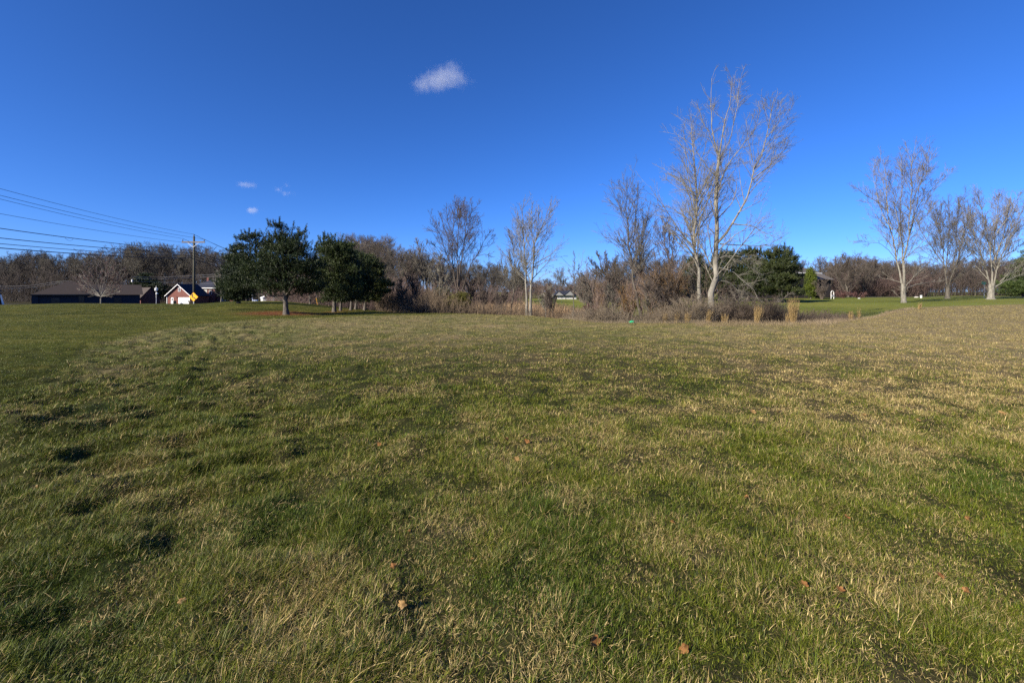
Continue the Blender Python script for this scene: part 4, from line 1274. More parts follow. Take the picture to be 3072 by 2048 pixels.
evergreen('evergreen_tree', 'dark evergreen behind the gap between the brown-roofed house and the garage', 440, 160, [
    (438, 868, 34, 40, 0), (470, 875, 30, 30, 0), (430, 848, 20, 22, 0)], 86, 3000, (.018, .028, .01), (.04, .055, .018), tuft=.8, needle=.5, nn=9, nw=.08)
evergreen('clipped_shrub', 'small rounded yellow-green shrub at the foot of the dark house wall', 2450, 86, [
    (2450, 887, 5, 6, 0)], 87, 500, (.07, .085, .015), (.13, .15, .03), tuft=.12, needle=.1, nn=8, nw=.03)

# fine woody bush row near the right house
bush('dark_bush', 'low red-brown hedge running right from the taupe-roofed house', 2530, 92, 874, 60, 90, M['twig_maroon'], (60, 600, 3000), .014)
bush('dark_bush', 'low red-brown hedge end near the oval trees', 2575, 94, 874, 50, 91, M['twig_maroon'], (60, 500, 2600), .014)


# ------------------------------------------------------------------ buildings
def hip_roof(mb, x0, x1, y0, y1, z0, rx0, rx1, ry, z1, t=.18):
    """hip roof solid: eave rectangle at z0, ridge from rx0 to rx1 at z1"""
    b = len(mb.v)
    mb.v += [(x0, y0, z0), (x1, y0, z0), (x1, y1, z0), (x0, y1, z0), (x0, y0, z0 + t), (x1, y0, z0 + t), (x1, y1, z0 + t), (x0, y1, z0 + t), (rx0, ry, z1), (rx1, ry, z1)]
    for q in ((0, 3, 2, 1), (0, 1, 5, 4), (1, 2, 6, 5), (2, 3, 7, 6), (3, 0, 4, 7), (4, 5, 9, 8), (6, 7, 8, 9), (5, 6, 9), (7, 4, 8)):
        mb.f.append([b + i for i in q])


def window(parent, x0, x1, z0, z1, yf, mframe=None, name='window', bars=True):
    mframe = mframe or M['white']
    fr = MB()
    t = .09
    fr.box(x0 - t, x1 + t, yf - .07, yf - .003, z1, z1 + t).box(x0 - t, x1 + t, yf - .09, yf - .003, z0 - t, z0)
    fr.box(x0 - t, x0, yf - .07, yf - .003, z0, z1).box(x1, x1 + t, yf - .07, yf - .003, z0, z1)
    if bars:
        zm = (z0 + z1) / 2
        fr.box(x0, x1, yf - .06, yf - .02, zm - .03, zm + .03)
    w = fr.build(name, mframe, parent)
    MB().box(x0, x1, yf - .018, yf - .004, z0, z1).build('pane', M['dark'], w)
    return w


# red brick garage with the main house behind it
yh = 150.
g = on(537, yh)
root = thing('brick_garage', 'red brick garage with white trim, white garage door and blue-black roof', 'garage', (g[0], yh, g[2]), radians(-8))
mb = MB(); hw = 4.25; he = 2.9; ha = 6.35; dp = 7.5
mb.prism([(-hw, 0, -.6), (hw, 0, -.6), (hw, 0, he), (0, 0, ha), (-hw, 0, he)], (0, dp, 0))
mb.build('wall', M['brick'], root)
rf_ = MB(); ov = .55
sl = (ha - he) / hw
for sgn in (-1, 1):
    pts = [(0, -ov, ha + .02), (sgn * (hw + ov), -ov, he - sl * ov + .02), (sgn * (hw + ov), -ov, he - sl * ov + .24), (0, -ov, ha + .26)]
    if sgn > 0: pts = pts[::-1]
    rf_.prism(pts, (0, dp + ov, 0))
roof = rf_.build('roof', M['roof_navy'], root)
tr = MB()
for sgn in (-1, 1):
    pts = [(0, -ov - .06, ha - .02), (sgn * (hw + ov + .05), -ov - .06, he - sl * ov - .03), (sgn * (hw + ov + .05), -ov - .06, he - sl * ov + .19), (0, -ov - .06, ha + .21)]
    if sgn > 0: pts = pts[::-1]
    tr.prism(pts, (0, .055, 0))
tr.build('trim', M['white'], root)
gd = MB()
gd.box(.0 - .15, 4.0, -.06, -.004, 0, 2.15)
for z in (.55, 1.08, 1.6): gd.box(-.1, 3.95, -.075, -.06, z - .02, z + .02)
gd.build('garage_door', M['white'], root)
d_ = MB(); d_.box(-2.9, -2.0, -.06, -.004, 0, 2.1); dd = d_.build('door', M['white'], root)
MB().box(-2.68, -2.22, -.075, -.062, 1.1, 1.85).build('door_window', M['dark'], dd)
window(root, -.15, .55, 4.2, 5.3, 0)
MB().box(-4.45, -4.3, -.14, -.002, 0, 2.75).build('downspout', M['white'], root)
MB().box(-3.35, -3.15, -.2, -.004, 2.0, 2.3).build('wall_lamp', M['dark'], root)
MB().box(-.75, -.55, -.2, -.004, 2.0, 2.3).build('wall_lamp', M['dark'], root)
MB().box(-hw, hw, -.03, -.002, 2.75, 2.88).build('brick_band', M['brick_dark'], root)
t = thing('trash_bin', 'dark round-topped bin between the garage side door and garage door', 'bin', on(524.5, 148.6))
MB().tube([(0, 0, 0), (0, 0, .9), (0, 0, 1.05), (0, 0, 1.12)], [.42, .48, .42, .1], 12).build('bin_body', M['sign_black'], t)
MB().box(-.5, .5, -.06, .06, .86, .95).build('handle_bar', M['metal'], t)

g2 = on(600, 160)
root = thing('brick_house', 'two-storey shade-darkened brick house with slate roof behind the garage', 'house', (W(588, 0, 160)[0], 160.5, g2[2]), radians(-4))
mb = MB(); mb.box(-2, 6.6, 0, 10, -.6, 5.3); mb.build('wall', M['brick_dark'], root)
mb = MB(); hip_roof(mb, -2.6, 7.3, -.6, 10.6, 5.3, 1.5, 3.6, 5, 8.5); rr_ = mb.build('roof', M['roof_navy'], root)
MB().box(-.4, .4, 5.2, 5.9, 7.4, 9.2).build('chimney', M['brick_dark'], rr_)
MB().box(-2.65, 7.35, -.68, -.602, 5.28, 5.52).build('gutter', M['white'], root)
MB().prism([(1.6, -.05, 3.0), (3.8, -.05, 3.0), (3.8, -.05, 4.9), (1.6, -.05, 4.9)], (0, .046, 0)).build('dormer_siding', M['siding_pale'], root)
mb = MB(); mb.box(6.603, 13, 1, 9, -.6, 2.7); mb.build('side_wing', M['brick_dark'], root)
mb = MB(); hip_roof(mb, 6.65, 13.6, .4, 9.6, 2.7, 6.7, 10.5, 5, 4.8); mb.build('wing_roof', M['roof_navy'], root)
window(root, 4.6, 5.5, 3.2, 4.5, 0)
window(root, 8.6, 9.8, .9, 2.1, 1)

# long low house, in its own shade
root = thing('ranch_house', 'long low house with brown hipped roof and blue-grey siding', 'house', (-109.5, 105, on(112, 105)[2]), radians(44))
zb = root.location.z
ez, rz_, az_ = .86 - zb, 3.5 - zb, 4.35 - zb
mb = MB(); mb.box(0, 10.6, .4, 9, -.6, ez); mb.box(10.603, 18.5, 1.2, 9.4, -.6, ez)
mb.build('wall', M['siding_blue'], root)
mb = MB(); hip_roof(mb, -1.0, 11.3, -.5, 9.6, ez, 5.2, 6.0, 4.2, az_); mb.build('roof', M['roof_brown'], root)
mb = MB()
mb.prism([(6, .5, ez + .02), (6, 5.2, rz_), (6, 10, ez + .02)], (13.1, 0, 0)); mb.build('roof', M['roof_brown'], root)
MB().box(-1.02, 11.25, -.6, -.503, ez - .04, ez + .14).build('gutter', M['dark'], root)
MB().box(-.95, 0.1, .1, .3, -.6, ez).build('porch_post', M['siding_blue'], root)
window(root, 2.2, 3.6, ez - 1.9, ez - .7, .4, M['siding_blue'])
window(root, 13.4, 14.8, ez - 1.9, ez - .7, 1.2, M['siding_blue'])
d_ = MB(); d_.box(6.9, 7.9, .33, .397, 0, 2.0); d_.build('door', M['dark'], root)

# small brick outbuilding
g = on(452, 128)
root = thing('brick_shed', 'small dark brick gabled building right of the long low house', 'shed', (g[0], 128, g[2]), radians(52))
h0 = EYE - (893 - VH) / F * 128 - g[2]; h1 = EYE - (864 - VH) / F * 128 - g[2]
MB().prism([(-2.2, 0, -.5), (2.2, 0, -.5), (2.2, 0, h0), (0, 0, h1), (-2.2, 0, h0)], (-1.5, 7, 0)).build('wall', M['brick_dark'], root)
mb = MB()
for sgn in (-1, 1):
    k = (h1 - h0) / 2.2
    pts = [(0, -.3, h1 + .02), (sgn * 2.6, -.3, h0 - k * .4 + .02), (sgn * 2.6, -.3, h0 - k * .4 + .18), (0, -.3, h1 + .2)]
    if sgn > 0: pts = pts[::-1]
    mb.prism(pts, (-1.5, 7.4, 0))
mb.build('roof', M['roof_brown'], root)

# dark building cut by the left frame edge
g = on(-10, 58)
root = thing('navy_shed', 'navy blue building corner with white trim at the left frame edge', 'shed', (W(-2, 0, 58)[0], 58, g[2]), radians(46))
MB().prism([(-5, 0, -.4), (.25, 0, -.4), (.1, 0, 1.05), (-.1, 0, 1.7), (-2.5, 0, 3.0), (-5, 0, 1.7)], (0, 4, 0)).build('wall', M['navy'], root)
MB().prism([(.05, -.05, 1.3), (.2, -.05, 1.3), (.52, -.05, -.4), (.32, -.05, -.4)], (0, .047, 0)).build('trim', M['white'], root)
MB().prism([(-2.5, -.3, 3.05), (.05, -.3, 1.72), (.05, -.3, 1.86), (-2.5, -.3, 3.2), (-5.2, -.3, 1.86), (-5.2, -.3, 1.72)], (0, 4.6, 0)).build('roof', M['navy'], root)

# little white shed glimpsed under the largest pine
g = on(806, 118)
root = thing('white_shed', 'little white gabled shed seen under the largest pine', 'shed', (g[0], 118, g[2]), radians(20))
h0 = EYE - (893 - VH) / F * 118 - g[2]; h1 = EYE - (887 - VH) / F * 118 - g[2]
MB().prism([(-1.3, 0, -.5), (1.3, 0, -.5), (1.3, 0, h0), (0, 0, h1), (-1.3, 0, h0)], (-1, 3, 0)).build('wall', M['siding_pale'], root)
MB().prism([(-1.5, -.2, h0 - .1), (0, -.2, h1 + .05), (1.5, -.2, h0 - .1), (1.5, -.2, h0 + .04), (0, -.2, h1 + .2), (-1.5, -.2, h0 + .04)], (-1, 3.4, 0)).build('roof', M['white'], root)

# distant white house in the centre
yh = 236.; s = yh / F
g = on(1697, yh); zb = EYE - (898 - VH) * s
root = thing('white_house', 'small white house with dark roof and two front gables on the far bank', 'house', (W(1697, 0, yh)[0], yh, zb), radians(0))
X = lambda u: (u - 1697) * s
Z = lambda v: (898 - v) * s
MB().box(X(1672), X(1729), 0, 9, -.8, Z(887)).build('wall', M['siding_pale'], root)
mb = MB(); hip_roof(mb, X(1659), X(1733), -.8, 9.8, Z(887), X(1676), X(1714), 4.5, Z(872)); mb.build('roof', M['roof_navy'], root)
for (a, b, c, vt) in ((1664, 1674, 1690, 874), (1692, 1708, 1722, 872)):
    MB().prism([(X(a), -1.6, Z(886)), (X(c), -1.6, Z(886)), (X(b), -1.6, Z(vt))], (0, 5, 0)).build('gable', M['siding_grey'], root)
    k = .25
    mb = MB(); mb.prism([(X(a) - .3, -1.9, Z(886)), (X(b), -1.9, Z(vt) + .02), (X(b), -1.9, Z(vt) + k), (X(a) - .3, -1.9, Z(886) + k)], (0, 5.5, 0))
    mb.prism([(X(b), -1.9, Z(vt) + .02), (X(c) + .3, -1.9, Z(886)), (X(c) + .3, -1.9, Z(886) + k), (X(b), -1.9, Z(vt) + k)], (0, 5.5, 0)); mb.build('gable_roof', M['roof_navy'], root)
window(root, X(1684), X(1687), .3, 1.7, 0, M['white'], bars=False); window(root, X(1696), X(1699), .0, 1.8, 0, M['white'], bars=False)
MB().box(X(1660), X(1672) - .003, .6, 6, -.8, Z(887)).build('porch', M['dark'], root)

# second far house, mostly hidden
yh = 205.; zb = EYE - (897 - VH) * yh / F; s = yh / F
root = thing('far_house', 'low pinkish house with dark roof glimpsed through the thicket', 'house', (W(1840, 0, yh)[0], yh, zb))
MB().box(-7.2, 9, 0, 8, -.8, (897 - 879) * s).build('wall', mat('pinkish_siding', (.36, .27, .23), (.44, .34, .29), 2, .8), root)
mb = MB(); hip_roof(mb, -8, 9.8, -.7, 8.7, (897 - 879) * s, -4, 6, 4, (897 - 869) * s); mb.build('roof', M['roof_navy'], root)
window(root, -3, -1.6, .6, 1.8, 0); window(root, 3, 4.6, .6, 1.8, 0)

# house at the right, taupe roof
root = thing('gable_house', 'house with shade-darkened walls and taupe roof beside the evergreen group', 'house', (55.3, 90, on(2375, 90)[2]), radians(17))
zb = root.location.z
e1, r1_, e2, r2_ = 5.25 - zb, 7.0 - zb, 4.15 - zb, 6.15 - zb
dkw = mat('shade_dark_wall', (.014, .012, .013), (.03, .025, .024), 5, .9)  # even wall colour darkened to carry the shade of the pines
MB().box(-7, 6.5, 0, 9, -.6, e1).build('wall', dkw, root)
mb = MB(); hip_roof(mb, -7.6, 7.1, -.6, 9.6, e1, -1.5, 6.0, 4.5, r1_ + .3); mb.build('roof', M['roof_taupe'], root)
MB().box(-7.65, 7.1, -.68, -.603, e1 + .04, e1 + .15).build('gutter', M['white'], root)
MB().box(6.503, 11.6, 1, 8.5, -.6, e2).build('garage_wall', dkw, root)
mb = MB(); mb.prism([(6.52, .4, e2), (6.52, 4.8, r2_), (6.52, 9.1, e2)], (5.4, 0, 0)); mb.build('garage_roof', M['roof_taupe'], root)
window(root, 1.5, 2.7, 1.2, 2.6, 0, dkw); window(root, 3.6, 4.4, 1.2, 2.6, 0, dkw); window(root, -.8, .2, 3.2, 4.4, 0, dkw)
window(root, 8.2, 9.4, 1.2, 2.4, 1, dkw)
# white arbour beside it
g = on(2497, 86)
root = thing('garden_arbor', 'small white garden arbor in front of the low garage wall', 'arbor', g, radians(25))
mb = MB()
arc = [(.42 * cos(a), 0, 1.1 + .42 * sin(a)) for a in np.linspace(0, pi, 9)]
mb.tube([(.42, 0, 0)] + arc + [(-.42, 0, 0)], .05, 6).build('arch', M['white'], root)
MB().box(-.45, .45, -.04, .04, .45, .55).box(-.45, .45, -.04, .04, .75, .82).build('lattice', M['white'], root)

# ------------------------------------------------------------------ poles, wires, signs
PX = [(-40., 24.), (-51.0, 73.0), (-62., 122.)]
POLE_Z = []
pole_lab = ['', 'tall wooden utility pole with crossarm behind the yellow sign', 'farther utility pole mostly hidden behind the pines']


def utility_pole(x, y, label, H=11.05, rz=0.0):
    g = gz(x, y)
    t = thing('utility_pole', label, 'utility pole', (x, y, g), rz)
    MB().tube([(0, 0, -.3), (0, 0, H * .5), (.0, 0, H)], [.19, .165, .13], 12).build('pole', M['wood_pole'], t, smooth=True)
    MB().prism([(-1.85, -.20, H - 1.12), (1.85, -.20, H - 1.12), (1.85, -.20, H - .90), (-1.85, -.20, H - .90)], (0, .115, 0)).build('crossarm', M['wood_arm'], t)
    for sg in (-1, 1):
        MB().prism([(sg * .82, -.225, H - 1.13), (sg * .90, -.225, H - 1.13), (sg * .04, -.225, H - 1.85), (-sg * .02, -.225, H - 1.80)][::sg], (0, .02, 0)).build('brace', M['metal'], t)
    for dx, z in ((-1.72, H - .9), (1.72, H - .9), (0, H)):
        MB().tube([(dx, -.14 if dx else 0, z), (dx, -.14 if dx else 0, z + .1), (dx, -.14 if dx else 0, z + .12), (dx, -.14 if dx else 0, z + .22), (dx, -.14 if dx else 0, z + .27)],
                  [.02, .02, .085, .095, .05], 10).build('insulator', M['insul'], t, smooth=True)
    MB().box(-.3, -.1, -.06, .06, H - 2.5, H - 2.38).build('bracket', M['insul'], t)
    return g


gA = utility_pole(*PX[1], pole_lab[1])
gB = utility_pole(*PX[2], pole_lab[2], 11.0)
gC = gz(*PX[0])


def wire(name, label, a, b, sag, r, m, loop=False, n=28):
    a = np.array(a, float); b = np.array(b, float)
    tt = np.linspace(0, 1, n)
    pts = [a * (1 - q) + b * q + np.array([0, 0, -sag * 4 * q * (1 - q)]) for q in tt]
    mb = MB().tube(pts, r, 5)
    o = mb.build(name, m, None, smooth=True)
    props(o, label, 'cable', 'cables strung along the road')
    return o


def zA(v): return EYE - (v - VH) / F * 73.0


# attachment heights at main pole from the photo; left ends found from the row where each leaves the frame
WIRES = [  # (x offset on pole, v at pole, v at left frame edge, radius, label)
    (0.0, 703, 566, .017, 'topmost thin wire on the pole top insulator'),
    (1.72, 718, 586, .017, 'second wire from the top, on the right end of the crossarm'),
    (-1.72, 716, 597, .017, 'third wire from the top, on the left end of the crossarm'),
    (-.28, 730, 641, .017, 'lone thin wire just below the crossarm'),
    (-.2, 751, 685, .034, 'upper thick black cable with a small hanging loop'),
    (-.2, 758.5, 714, .034, 'second thick black cable from the top'),
    (-.2, 767, 731, .028, 'thin cable above the lowest thick one'),
    (-.2, 775, 744, .042, 'lowest and thickest black cable'),
]
y_edge = None
for i, (dx, vp, ve, rr_, lab) in enumerate(WIRES):
    ax, ay = PX[1][0] + dx, PX[1][1] - .14
    az = zA(vp)
    bx, by = PX[0][0] + dx, PX[0][1]
    # where this wire crosses the left frame edge: bearing u=0
    k = -U0 / F
    q = (k * ay - ax) / ((bx - ax) - k * (by - ay))
    yq = ay + (by - ay) * q
    ze = EYE - (ve - VH) / F * yq
    sag = .55 if i < 3 else .45
    bz = (ze + sag * 4 * q * (1 - q) - az * (1 - q)) / q
    wire('overhead_wire', lab + ', left of the pole', (ax, ay, az), (bx, by, bz), sag, rr_, M['wire'])
    cx, cy = PX[2][0] + dx * .9, PX[2][1]
    cz = gB + 11.0 - (gA + 11.05 - az)
    wire('overhead_wire', lab.replace('with a small hanging loop', 'of four') + ', right of the pole', (ax, ay, az), (cx, cy, cz), 1.0 if i < 3 else .8, rr_ * 1.35, M['wire'])
    if i == 4:
        q1 = q * .77
        p = np.array([ax + (bx - ax) * q1, ay + (by - ay) * q1, az + (bz - az) * q1 - sag * 4 * q1 * (1 - q1)])
        dirv = np.array([bx - ax, by - ay, 0]); dirv /= np.linalg.norm(dirv)
        lp = [p + dirv * .55 * cos(a) + np.array([0, 0, -.28 * sin(a)]) for a in np.linspace(0, pi, 12)]
        o = MB().tube(lp, .012, 5).build('cable_loop', M['wire'])
        props(o, 'small slack loop of cable hanging under a thick black cable', 'cable')

# pole of the near end, off frame but carrying the wires
t = thing('utility_pole', 'utility pole beyond the left frame edge carrying the near wire ends', 'utility pole', (PX[0][0], PX[0][1], gC))
MB().tube([(0, 0, -.3), (0, 0, 6), (0, 0, 12.1)], [.19, .165, .13], 12).build('pole', M['wood_pole'], t, smooth=True)
MB().prism([(-1.85, -.20, 10.95), (1.85, -.20, 10.95), (1.85, -.20, 11.17), (-1.85, -.20, 11.17)], (0, .115, 0)).build('crossarm', M['wood_arm'], t)

# service line in front of the houses with its own small poles
for (u, y, vt, lab, tr_) in ((399, 128, 834, 'short crossarm pole with white transformer before the brown roof', True),
                             (180, 128, 842, 'short pole with small crossarm above the left end of the brown roof', False)):
    g = on(u, y); h = EYE + (VH - vt) / F * y - g[2]
    t = thing('service_pole', lab, 'utility pole', g)
    MB().tube([(0, 0, -.2), (0, 0, h)], [.09, .07], 8).build('pole', M['wood_pole'], t)
    MB().box(-.8, .8, -.12, -.075, h - .25, h - .12).build('crossarm', M['wood_pole'], t)
    if tr_:
        MB().tube([(.0, -.28, h - 1.1), (0, -.28, h - .5), (0, -.28, h - .4)], [.17, .17, .08], 10).build('transformer', M['white'], t)
for j, (va, vm, vb, lab) in enumerate(((830, 832, 816, 'highest pale service wire crossing in front of the wood'),
                                       (836, 836, 824, 'middle pale service wire crossing in front of the wood'),
                                       (843, 848, 850, 'lowest pale service wire crossing behind the utility pole'))):
    pts = [W(396, va, 127.5), W(480, (va + vm) / 2 + 1, 134.), W(600, (vm + vb) / 2 + 1.5, 140.), W(760, vb, 146.)]
    o = MB().tube(resample(pts, 14), .034, 4).build('service_wire', M['wire_light'])
    props(o, lab, 'cable')
for j, (v0, v1, lab) in enumerate(((857, 841, 'upper pale service wire above the left houses'), (863, 846, 'lower pale service wire above the left houses'))):
    o = MB().tube(resample([W(-40, v0 + 3, 118.), W(90, v0, 123.), W(180, v1 + 3, 127.5), W(215, v1 + 1, 129.)], 12), .03, 4).build('service_wire', M['wire_light'])
    props(o, lab, 'cable')

# yellow winding-road sign
ys = 56.
g = on(583.5, ys)
xs = W(580.8, 0, ys)[0]
t = thing('warning_sign', 'yellow diamond warning sign with black winding arrow', 'road sign', (xs, ys, gz(xs, ys)))
zc = EYE - (890.5 - VH) / F * ys - t.location.z
a = .56
MB().prism([(a, 0, zc), (0, 0, zc + a), (-a, 0, zc), (0, 0, zc - a)], (0, .02, 0)).build('sign_face', M['sign_yellow'], t)
path = [(.22, -.34), (.19, -.20), (.06, -.10), (-.10, -.02), (-.16, .10), (-.155, .22)]
ar = MB(); wd = .055
for i in range(len(path) - 1):
    p = np.array(path[i]); q = np.array(path[i + 1]); d = (q - p) / np.linalg.norm(q - p); nn_ = np.array([-d[1], d[0]]) * wd
    p2 = p - d * .03 * (i > 0); q2 = q + d * .03
    ar.poly([(c[0], -.004 - .0006 * i, zc + c[1]) for c in (p2 - nn_, p2 + nn_, q2 + nn_, q2 - nn_)][::-1])
ar.poly([(-.155, -.008, zc + .40), (-.31, -.008, zc + .19), (.0, -.008, zc + .19)])
ar.build('arrow', M['sign_black'], t)
MB().box(-.035, .035, .022, .07, -.2, zc + .4).build('post', M['metal'], t)

# pole with bird house near the garage
g = on(469, 92)
t = thing('bird_house_pole', 'thin white pole carrying a small red-and-white bird house', 'bird house', g)
h = EYE + (VH - 857) / F * 92 - g[2]
MB().tube([(0, 0, -.2), (-.02, 0, h)], [.045, .03], 8).build('pole', M['white'], t)
zc = EYE - (868 - VH) / F * 92 - g[2]
MB().tube([(0, 0, zc - .28), (0, 0, zc - .24), (0, 0, zc + .14), (0, 0, zc + .16), (0, 0, zc + .36)], [.2, .27, .27, .34, .05], 8).build('bird_house', M['white'], t)
MB().tube([(0, 0, zc - .34), (0, 0, zc - .29)], [.25, .3], 8).build('floor', M['brick'], t)
zc = EYE - (880.5 - VH) / F * 92 - g[2]
MB().tube([(.12, 0, zc - .17), (.12, 0, zc - .1), (.12, 0, zc + .1), (.12, 0, zc + .2)], [.05, .2, .2, .05], 10).build('globe', M['white'], t)

# bits under the pines
g = on(757.5, 100); h = EYE + (VH - 866) / F * 100 - g[2]
t = thing('white_post', 'tall white post standing between spruce and largest pine', 'post', g)
MB().tube([(0, 0, -.2), (0, 0, h)], [.1, .09], 8).build('post', M['white'], t)
MB().box(-.12, .12, -.12, .12, h, h + .08).build('cap', M['white'], t)
g = on(766, 100); zt = EYE + (VH - 899) / F * 100 - g[2]
t = thing('propane_tank', 'small white tank beside the tall white post', 'tank', g)
MB().tube([(-.6, 0, zt - .3), (-.5, 0, zt - .3), (.5, 0, zt - .3), (.6, 0, zt - .3)], [.1, .32, .32, .1], 12).build('tank', M['white'], t, smooth=True)
MB().box(-.4, -.3, -.2, .2, -.1, zt - .5).box(.3, .4, -.2, .2, -.1, zt - .5).build('leg', M['metal'], t)
for (u, y, lab) in ((1092, 62, 'left'), ):
    g = on(930, 60)
    t = thing('snag', 'broken pale stump post behind the largest pine', 'stump', g)
    h = EYE - (882 - VH) / F * 60 - g[2]
    MB().tube([(0, 0, -.1), (-.05, 0, h * .5), (-.08, 0, h)], [.1, .085, .06], 8).build('trunk', M['bark_pale'], t)
    MB().tube([(-.02, 0, h * .45), (.18, 0, h * .6), (.26, 0, h * .72)], [.04, .03, .015], 6).build('branch', M['bark_pale'], t)
g = on(951, 60); h = EYE - (894 - VH) / F * 60 - g[2]
t = thing('guy_marker', 'yellow slanted guy wire guard in the gap between the first two pines', 'marker', g)
MB().tube([(.1, 0, -.1), (-.1, 0, h)], [.035, .035], 8).build('guard', M['sign_yellow'], t)
MB().tube([(.12, 0, -.12), (-.14, 0, h + .5)], [.01, .01], 5).build('guy_wire', M['metal'], t)

# green street sign, marker, stone at the right
g = on(2952, 84); h = EYE + (VH - 848) / F * 84 - g[2]
t = thing('street_sign', 'green street name sign on a thin post left of the thick-trunked tree', 'street sign', g)
MB().tube([(0, 0, -.1), (0, 0, h)], [.04, .035], 8).build('post', M['metal'], t)
MB().box(-.42, .42, -.015, .015, h - .02, h + .14).build('sign_blade', M['green_sign'], t)
MB().box(-.015, .015, -.40, .40, h - .26, h - .1).build('sign_blade', M['green_sign'], t)
g = on(2763, 92)
t = thing('marker_post', 'short white box marker at the roadside of the right lawn', 'marker', g)
MB().box(-.12, .12, -.1, .1, 0, .5).build('post', M['white'], t)
MB().box(-.14, .14, -.12, .12, .5, .56).build('cap', M['white'], t)


def rock(name, label, p, r0, seed, m):
    r = np.random.default_rng(seed)
    n1, n2 = 10, 7
    V = []; 
    for i in range(n2):
        th = pi * .55 * i / (n2 - 1)
        for j in range(n1):
            ph = 2 * pi * j / n1
            q = r0 * (1 + r.normal(0, .1))
            V.append((1.4 * q * sin(th + .02) * cos(ph), q * sin(th + .02) * sin(ph), .75 * q * cos(th)))
    Q = [[i * n1 + j, i * n1 + (j + 1) % n1, (i + 1) * n1 + (j + 1) % n1, (i + 1) * n1 + j][::-1] for i in range(n2 - 1) for j in range(n1)]
    o = link(name, np_mesh(name, np.array(V), [np.array(Q)], smooth=False), m, None, p)
    return props(o, label, 'rock')


rock('boulder', 'pale grey boulder by the road left of the white marker', on(2749, 98), .32, 1, M['stone'])
rock('boulder', 'small white stone in front of the oval trees', on(2577, 88), .16, 2, M['white'])

# crumpled green plastic at the field edge
p = on(1891, 24.6)
r = np.random.default_rng(6)
V = []
n1, n2 = 14, 9
for i in range(n2):
    th = pi * i / (n2 - 1)
    for j in range(n1):
        ph = 2 * pi * j / n1
        q = 1 + r.normal(0, .16)
        V.append((.15 * q * sin(th) * cos(ph), .08 * q * sin(th) * sin(ph), .06 + .065 * q * cos(th)))
Q = [[i * n1 + j, i * n1 + (j + 1) % n1, (i + 1) * n1 + (j + 1) % n1, (i + 1) * n1 + j][::-1] for i in range(n2 - 1) for j in range(n1)]
o = link('plastic_bag', np_mesh('plastic_bag', np.array(V), [np.array(Q)]), M['green_bag'], None, p + np.array([0, -.3, .05]))
props(o, 'crumpled bright green plastic bag lying where grass meets brush', 'litter')


# ------------------------------------------------------------------ roads, drive
def ribbon(name, pts, width, mat_, lift=.03, label=None, n=60):
    P = resample([(a, b, 0) for a, b in pts], n)[:, :2]
    T = np.gradient(P, axis=0); T /= np.linalg.norm(T, axis=1, keepdims=True)
    Nn = np.stack([-T[:, 1], T[:, 0]], 1)
    k = 5
    V = []
    for f in np.linspace(-.5, .5, k):
        q = P + Nn * width * f
        V.append(np.stack([q[:, 0], q[:, 1], ground_z(q[:, 0], q[:, 1]) + lift], 1))
    V = np.stack(V, 1).reshape(-1, 3)
    i = np.arange(n - 1)[:, None] * k; j = np.arange(k - 1)[None]
    Q = np.stack([i + j, i + j + 1, i + k + j + 1, i + k + j], -1).reshape(-1, 4)[:, ::-1]
    o = link(name, np_mesh(name, V, [Q]), mat_)
    props(o, kind='structure')
    return o


ribbon('road', [(-50, -20), (-58, 24), (-69, 73), (-82, 130), (-96, 200)], 6.2, M['asphalt'], .04)
ribbon('driveway', [(-106.5, 149.4), (-100, 142), (-80, 132), (-68, 124)], 7, M['concrete'], .07)
ribbon('road', [(70, 108), (90, 100), (112, 93), (150, 90), (220, 88)], 4.6, M['asphalt'], .06)


# ------------------------------------------------------------------ fallen leaves
def leaf_mesh(seed, size, lobes=5):
    """lobed, curled dry leaf"""
    r = np.random.default_rng(seed)
    n = 44
    th = np.linspace(0, 2 * pi, n, endpoint=False)
    base = .62 + .30 * np.abs(np.cos(lobes * th / 2 + r.uniform(0, .4))) ** .8 + r.normal(0, .025, n)
    base *= np.where(np.abs(th - pi) < .25, .75, 1)
    x = base * np.cos(th); y = base * .78 * np.sin(th)
    V = [(0, 0, 0)]; rings = 4
    for k in range(1, rings + 1):
        f = k / rings
        V += [(x[i] * f, y[i] * f, 0) for i in range(n)]
    V = np.array(V)
    c1, c2, c3 = r.uniform(.25, .6), r.uniform(.15, .55), r.uniform(0, 6.28)
    V[:, 2] = c1 * V[:, 1] ** 2 + c2 * V[:, 0] ** 2 * np.sign(r.normal()) + .10 * np.sin(4 * V[:, 0] + c3) * np.cos(5 * V[:, 1])
    T = [[0, 1 + i, 1 + (i + 1) % n] for i in range(n)]
    Q = [[1 + (k - 1) * n + i, 1 + k * n + i, 1 + k * n + (i + 1) % n, 1 + (k - 1) * n + (i + 1) % n] for k in range(1, rings) for i in range(n)]
    b = len(V)
    st = np.array([(-.55, 0, 0), (-1.05, .05, .05), (-1.05, .09, .05), (-.55, .03, .0)])
    V = np.concatenate([V, st])
    Q.append([b, b + 1, b + 2, b + 3])
    return np_mesh('fallen_leaf', V * size, [np.array(T), np.array(Q)])


